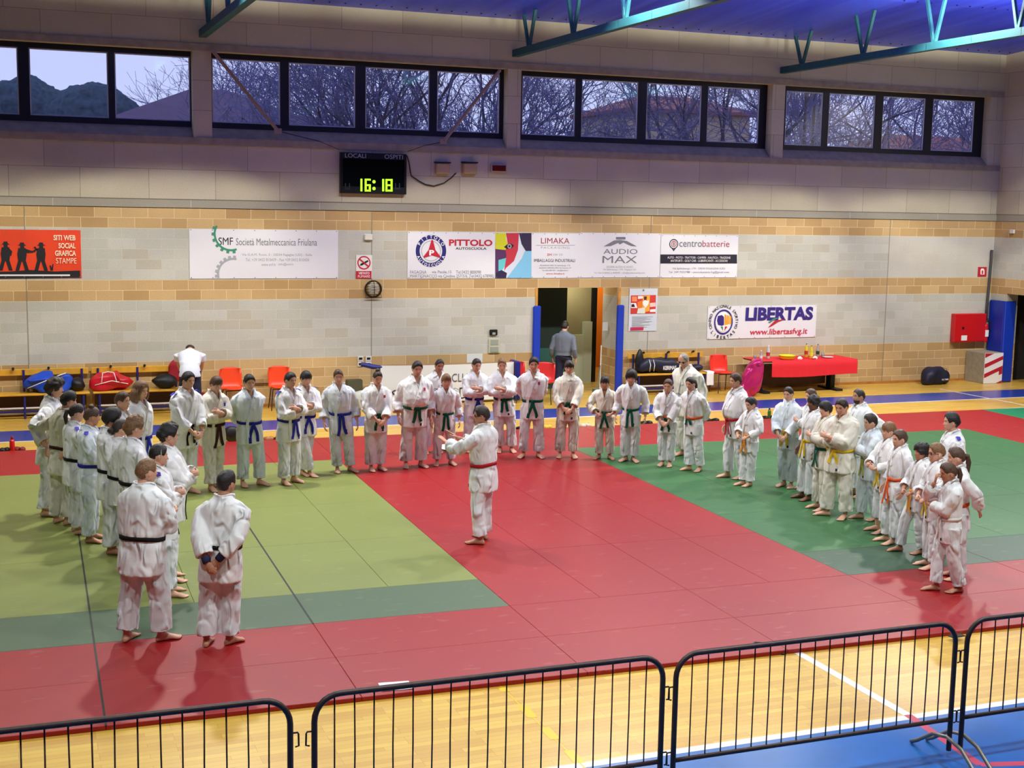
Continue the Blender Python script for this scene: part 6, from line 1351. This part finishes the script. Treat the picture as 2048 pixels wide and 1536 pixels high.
# broom leaning in the doorway
e = empty('broom', (px_x(1200, 760, .05), .06, 0), 0, 'pale broom with dustpan leaning in the right side of the doorway', 'broom')
b = MB(); b.tube([(0, 0, .1), (.07, .12, 1.05)], .014, 8); b.build('handle', mat('broom_handle', hexc(206, 210, 200), .5), e); b = MB(); b.bevbox((-.16, -.04, .0), (.10, .05, .10), .015); b.build('brush_head', mat('broom_grey_green', hexc(96, 120, 112), .8), e)
b = MB(); b.tube([(-.10, -.05, .1), (.02, .03, .62)], .01, 6); b.box((-.18, -.14, .005), (-.02, -.02, .12)); b.build('dustpan', mat('broom_grey_green', hexc(96, 120, 112), .8), e)
# ================================================================== SMALL THINGS AROUND THE MATS
FT = MTH + .002
P = onZ(25, 907, 0); e = empty('drink_flask', (P[0], P[1] + .12, .001), 0, 'red drink flask standing beside the far mat edge at the left', 'flask')
t = MB(); t.lathe([(.035, 0), (.04, .01), (.04, .17), (.028, .205)], (0, 0, 0), 12); t.build('body', M_fred, e, True); t = MB(); t.lathe([(.02, .20), (.022, .24), (.012, .26)], (0, 0, 0), 10); t.build('cap', mat('cap_dark_red', hexc(130, 16, 24), .4), e)
P = onZ(1541, 838, 0); e = empty('drink_flask', (P[0], P[1] + .05, .001), 0, 'small green drink bottle beside the far mat edge behind the right group', 'flask')
t = MB(); t.lathe([(.032, 0), (.035, .01), (.035, .14), (.02, .18)], (0, 0, 0), 12); t.build('body', mat('flask_green', hexc(70, 110, 40), .3), e, True); t = MB(); t.lathe([(.018, .175), (.018, .205)], (0, 0, 0), 10); t.build('cap', M_black, e)
P = onZ(1229, 862, 0); e = empty('drink_flask', (P[0], P[1] + .1, .001), 0, 'white drink bottle at the far mat edge between the small boy and the long-haired child', 'flask')
t = MB(); t.lathe([(.036, 0), (.04, .01), (.04, .15), (.022, .19)], (0, 0, 0), 12); t.build('body', K_white, e, True); t = MB(); t.lathe([(.018, .185), (.018, .215)], (0, 0, 0), 10); t.build('cap', K_lgrey, e)
def shoe_bm(l=.25, slip=True):
    t = MB(); V = []; F = []; n = 12
    pr = [(-.5, .3, .2), (-.42, .36, .30), (-.2, .34, .30), (.05, .38, .24), (.28, .40, .16), (.44, .30, .10), (.5, .12, .06)]
    for y, w_, h in pr:
        for k in range(n): a = 2 * PI * k / n; V.append((w_ * l * .5 * math.cos(a), y * l, max(0, (h * .5 + h * .5 * math.sin(a))) * l))
    for i in range(len(pr) - 1):
        for k in range(n): F.append((i * n + (k + 1) % n, i * n + k, (i + 1) * n + k, (i + 1) * n + (k + 1) % n))
    F.append(tuple(range(n))); F.append(tuple((len(pr) - 1) * n + k for k in range(n - 1, -1, -1))); t.add(V, F); return t
SH = {}
SPOTS = [(5, 908, 'k'), (13, 909, 'k'), (36, 909, 'r'), (46, 908, 'r'), (530, 879, 'n'), (541, 878, 'n'), (553, 879, 'r'), (562, 878, 'r'), (1028, 860, 'k'), (1038, 859, 'k'), (1090, 858, 'y'), (1100, 857, 'y'), (1168, 856, 'w'), (1176, 855, 'w'), (1184, 856, 'k'), (1288, 850, 'k'), (1297, 849, 'k'), (1420, 844, 'k'), (1430, 843, 'k'), (1533, 840, 'k'), (1551, 839, 'k')]
SC = dict(k=('black', M_black), r=('dark red', mat('shoe_dark_red', hexc(120, 30, 34), .6)), n=('tan', mat('shoe_tan', hexc(160, 110, 70), .6)), y=('yellow', mat('shoe_yellow', hexc(206, 180, 60), .5)), w=('pale', mat('shoe_pale', hexc(200, 190, 170), .6)))
for i, (x, y, c) in enumerate(SPOTS):
    nm, m = SC[c]; P = onZ(x, y, 0)
    if c not in SH: o = shoe_bm().build('slipper', m, None, True); SH[c] = o
    else: o = SH[c].copy(); COL.objects.link(o)
    o.location = (P[0], -3.80 - .024 * (P[0] - 3.77) + .02 * (i % 3), .001); o.rotation_euler = (0, 0, .3 * math.sin(i * 2.1))
    tag(o, '%s slipper on the wooden floor along the far mat edge' % nm, 'slipper', '%s slippers by the far mat edge' % nm)
V, F = lumpy((0, 0, 0), (.16, .10, .14), 23, .05); t = MB(); t.add(V, F); P = onZ(465, 888, 0); tag(t.build('black_bag', M_black, None, True, (P[0] + .05, -3.72, .135)), 'small black and white bag on the floor behind the brown-belted judoka', 'bag')
# white towel near the instructor, papers and phones at the near edge
def sheet_on_mat(name, label, cx, cy, w_, h_, rz, m, cat, curl=.01):
    V = []; F = []; n = 8
    for j in range(n + 1):
        for i in range(n + 1): u, v = i / n - .5, j / n - .5; V.append((u * w_, v * h_, .004 + curl * (.5 + .5 * math.sin(u * 5 + v * 4)) * abs(u)))
    for j in range(n):
        for i in range(n): a = j * (n + 1) + i; F.append((a, a + 1, a + n + 2, a + n + 1))
    m_ = len(V); V += [(x, y, z - .003) for x, y, z in V]; F += [tuple(m_ + q for q in reversed(f)) for f in F]
    t = MB(); t.add(V, F); return tag(t.build(name, m, None, False, (cx, cy, FT)), label, cat), t
P = onZ(928, 902, MTH); o, _ = sheet_on_mat('white_towel', 'white folded towel lying on the red mat behind the instructor', P[0], P[1] + .25, .62, .75, .2, K_white, 'towel', .05); o.rotation_euler[2] = .15
P = onZ(795, 1378, MTH); o, _ = sheet_on_mat('paper_sheet', 'white paper sheet with small pencil marks at the near edge of the red mats', P[0], P[1] + .06, .26, .19, 0, mat('paper_white', hexc(226, 228, 226), .7), 'paper'); o.rotation_euler[2] = -.1
t = MB(); t.box((-.07, -.01, 0), (.02, -.006, .001)).box((.06, .0, 0), (.085, .003, .001)).box((.06, .03, 0), (.085, .033, .001)).box((.06, .0, 0), (.063, .033, .001)); t.build('pencil_mark', K_lgrey, o).location = (0, 0, .012)
for x, y, rz, lab, zz in ((1524, 1289, -.5, 'black mobile phone lying on the red mats behind the barriers', FT), (1913, 1273, .1, 'long black phone case at the near edge of the red mats, behind the right barrier', FT)):
    P = onZ(x, y, MTH); e = empty('mobile_phone', (P[0], P[1], zz), rz, lab, 'phone', 'black phones'); t = MB(); t.bevbox((-.078, -.038, 0), (.078, .038, .01), .003); t.build('body', M_black, e); t = MB(); t.box((-.065, -.032, .0098), (.065, .032, .0105)); t.build('screen', mat('phone_glass', hexc(40, 40, 46), .08), e)
P = onZ(1560, 1308, 0); t = MB(); t.tube([(0, 0, .01), (.04, .0, .012), (.06, .03, .01)], .008, 6); tag(t.build('black_clip', M_black, None, False, (P[0], P[1] - .03, .0)), 'tiny black clip on the wood at the near mat edge', 'clip')
# ================================================================== OUTSIDE THE WINDOWS
t = MB(); t.box((-60, 7, -.4), (110, 120, -.3)); struct(t.build('ground', mat('outdoor_grass', hexc(70, 80, 54), .95, noise=.2, nscale=2)))
M_bark = mat('bark_grey_violet', hexc(66, 64, 92), .95, noise=.2, nscale=4); M_twig = mat('twig_grey_violet', hexc(92, 94, 140), .95)  # bluish outdoor light put into the bark and twig colours
def bare_tree(x, y, h, seed, label, spread=1.0, levels=7):
    r = random.Random(seed); root = empty('bare_tree', (x, y, -.3), 0, label, 'tree', 'bare winter trees'); br = MB(); tw = MB()
    def grow(p, d, L, rad, lv):
        n = 3 if lv > 2 else 2; pts = [p]; q = p; dd = d
        for k in range(n):
            dd = unit(dd + np.array([r.gauss(0, .14), r.gauss(0, .14), r.gauss(.02, .08)])); q = q + dd * L / n; pts.append(q)
        (br if lv > 3 else tw).tube(pts, [max(.009, rad * (1 - .35 * k / n)) for k in range(n + 1)], 5 if lv > 3 else 3)
        if lv == 0: return
        kids = 3 if (lv > 3 or r.random() < .6) else 2
        for k in range(kids):
            a = r.random() * 2 * PI; e = unit(np.cross(dd, [math.cos(a), math.sin(a), .3])); sp = r.uniform(.35, .95) * spread
            at = pts[-1] if k == 0 else pts[r.randint(max(1, n - 1), n)]
            grow(at, unit(dd * (1 if k else 1.6) + e * sp), L * r.uniform(.66, .86), rad * r.uniform(.55, .68), lv - 1)
    grow(np.array([0, 0, 0.]), np.array([0, 0, 1.]), h * .285, h * .016, levels)
    br.build('branches', M_bark, root); tw.build('twigs', M_twig, root); return root
TREES = [(8.8, 40, 12.5, 'bare tree with fine twigs showing over the top of the brown roof'), (16.0, 24, 12.5, 'bare tree farther back in the rightmost pane of the second window bay'), (12.4, 25, 12.0, 'bare tree farther back between the second and third panes of the second bay'), (5.8, 39, 11.0, 'low bare tree showing behind the left slope of the brown roof'), (11.6, 41, 13.0, 'bare tree whose crown shows above the right slope of the brown roof'), (10.6, 21, 11.5, 'bare tree filling the second pane of the second window bay'), (12.2, 19, 12.0, 'bare tree filling the third pane of the second window bay'), (14.6, 17, 12.5, 'bare tree behind the right brace of the second window bay'), (17.6, 18, 12.5, 'bare tree in the leftmost pane of the third window bay'), (20.8, 17, 12.5, 'bare tree in the second pane of the third window bay'), (24.0, 18, 13.0, 'bare tree in the third pane of the third window bay'), (26.6, 16, 12.5, 'bare tree in the rightmost pane of the third window bay'), (31.0, 19, 11.8, 'bare tree in the leftmost pane of the fourth window bay'), (33.4, 15, 12.5, 'bare tree in the second pane of the fourth window bay'), (34.2, 13, 13.0, 'thick-trunked bare tree in the third pane of the fourth window bay'), (37.5, 14, 12.5, 'bare tree in the rightmost pane of the fourth window bay')]
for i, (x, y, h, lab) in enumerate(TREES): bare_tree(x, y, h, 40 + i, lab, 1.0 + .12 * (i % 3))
# distant thicket behind the bare trees
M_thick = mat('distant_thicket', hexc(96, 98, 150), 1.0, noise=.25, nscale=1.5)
t = MB()
for k in range(260):
    x = 17 + k * .24 + rnd.uniform(-.5, .5); y = 55 + rnd.uniform(-3, 5); zt = rnd.uniform(8.2, 11.0); t.tube([(x, y, -.3), (x + rnd.gauss(0, .5), y, zt * .6), (x + rnd.gauss(0, 1.2), y, zt + 1)], [.09, .07, .012], 4)
    for q in range(14): a = rnd.uniform(.4, 1); t.tube([(x, y, zt * a), (x + rnd.gauss(0, 1.0), y + rnd.gauss(0, .6), zt * a + rnd.uniform(.3, 1.4))], [.03, .010], 3)
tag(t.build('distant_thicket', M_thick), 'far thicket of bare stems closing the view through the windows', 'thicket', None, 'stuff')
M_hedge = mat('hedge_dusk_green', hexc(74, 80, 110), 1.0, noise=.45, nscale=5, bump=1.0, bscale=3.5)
def blob_tree(name, x, y, zc, rx, rz, seed, label, group, m):
    V, F = ellipsoid((0, 0, 0), (1, 1, 1), 72, 44); V = np.array(V); d = (vnoise(V * 2.2 + 9, seed) - .5) * .16 + (vnoise(V * 7 + 9, seed + 1) - .5) * .10 + (vnoise(V * 22 + 9, seed + 2) - .5) * .06; V = V * (1 + d[:, None]) * np.array([rx, rx * .8, rz])
    root = empty(name, (x, y, -.3), 0, label, 'tree', group); t = MB(); t.add(V + np.array([0, 0, zc]), F); t.build('crown', m, root, True); t = MB(); t.tube([(0, 0, 0), (.2, 0, zc * .6), (0, 0, zc)], [.35, .3, .2], 7); t.build('trunk', M_bark, root); return root
M_pinec = mat('umbrella_pine_green', hexc(54, 76, 92), 1.0, noise=.45, nscale=5, bump=1.0, bscale=3.5)  # pine colour lightened towards blue, haze put into it
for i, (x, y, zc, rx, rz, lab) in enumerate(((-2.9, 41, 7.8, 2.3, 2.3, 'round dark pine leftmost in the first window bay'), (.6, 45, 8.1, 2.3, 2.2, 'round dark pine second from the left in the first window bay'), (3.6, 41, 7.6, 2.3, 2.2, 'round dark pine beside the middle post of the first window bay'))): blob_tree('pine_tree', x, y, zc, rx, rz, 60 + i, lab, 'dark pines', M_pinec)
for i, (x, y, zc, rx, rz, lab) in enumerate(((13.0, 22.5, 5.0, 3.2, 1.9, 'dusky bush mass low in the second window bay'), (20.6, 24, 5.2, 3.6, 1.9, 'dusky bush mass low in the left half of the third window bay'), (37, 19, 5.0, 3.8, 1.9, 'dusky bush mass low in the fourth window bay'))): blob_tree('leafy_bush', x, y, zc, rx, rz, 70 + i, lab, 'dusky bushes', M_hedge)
def house(x0, x1, y0, y1, ze, zr, wallm, roofm, label, ridge=.35):
    root = empty('house', ((x0 + x1) / 2, (y0 + y1) / 2, -.3), 0, label, 'house', 'houses outside'); w_, d = (x1 - x0) / 2, (y1 - y0) / 2
    t = MB(); t.box((-w_ + .4, -d + .4, 0), (w_ - .4, d - .4, ze + .3)); t.build('house_wall', wallm, root)
    rx = w_ * ridge; z = zr + .3; e = ze + .3; t = MB(); t.add([(-w_, -d, e), (w_, -d, e), (w_, d, e), (-w_, d, e), (-rx, 0, z), (rx, 0, z), (-w_, -d, e - .15), (w_, -d, e - .15), (w_, d, e - .15), (-w_, d, e - .15)], [(0, 1, 5, 4), (1, 2, 5), (2, 3, 4, 5), (3, 0, 4), (0, 6, 7, 1), (1, 7, 8, 2), (2, 8, 9, 3), (3, 9, 6, 0), (9, 8, 7, 6)]); t.build('roof', roofm, root)
    for k in range(3):
        t = MB(); t.box((-w_ * .6 + k * w_ * .5, -d + .36, ze * .55), (-w_ * .6 + k * w_ * .5 + .9, -d + .42, ze * .85)); t.build('house_window', M_black, root)
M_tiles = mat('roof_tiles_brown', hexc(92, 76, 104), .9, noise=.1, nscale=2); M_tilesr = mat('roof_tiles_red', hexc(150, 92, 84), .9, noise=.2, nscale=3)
house(1.8, 13.4, 27, 37, 6.6, 8.75, M_conc, M_tiles, 'house with broad brown hip roof behind the first and second window bays', .12)
house(26.5, 33.5, 30, 37, 8.7, 9.6, mat('house_beige_plaster', hexc(196, 176, 150), .9), M_tilesr, 'beige house wall between the trees in the third window bay')
house(35, 47, 24, 31, 6.3, 7.8, mat('house_beige_plaster', hexc(196, 176, 150), .9), M_tilesr, 'low house with reddish tiled roof in the fourth window bay')
for q, (x, lab) in enumerate(((25.4, 'thin dark lamp pole at the left edge of the fourth window bay'), (25.75, 'second thin dark pole at the left edge of the fourth window bay'))):
    t = MB(); t.tube([(0, 0, 0), (0, 0, 10.5)], .05, 6); tag(t.build('street_pole', M_black, None, False, (x, 14, -.3)), lab, 'pole', 'poles outside')
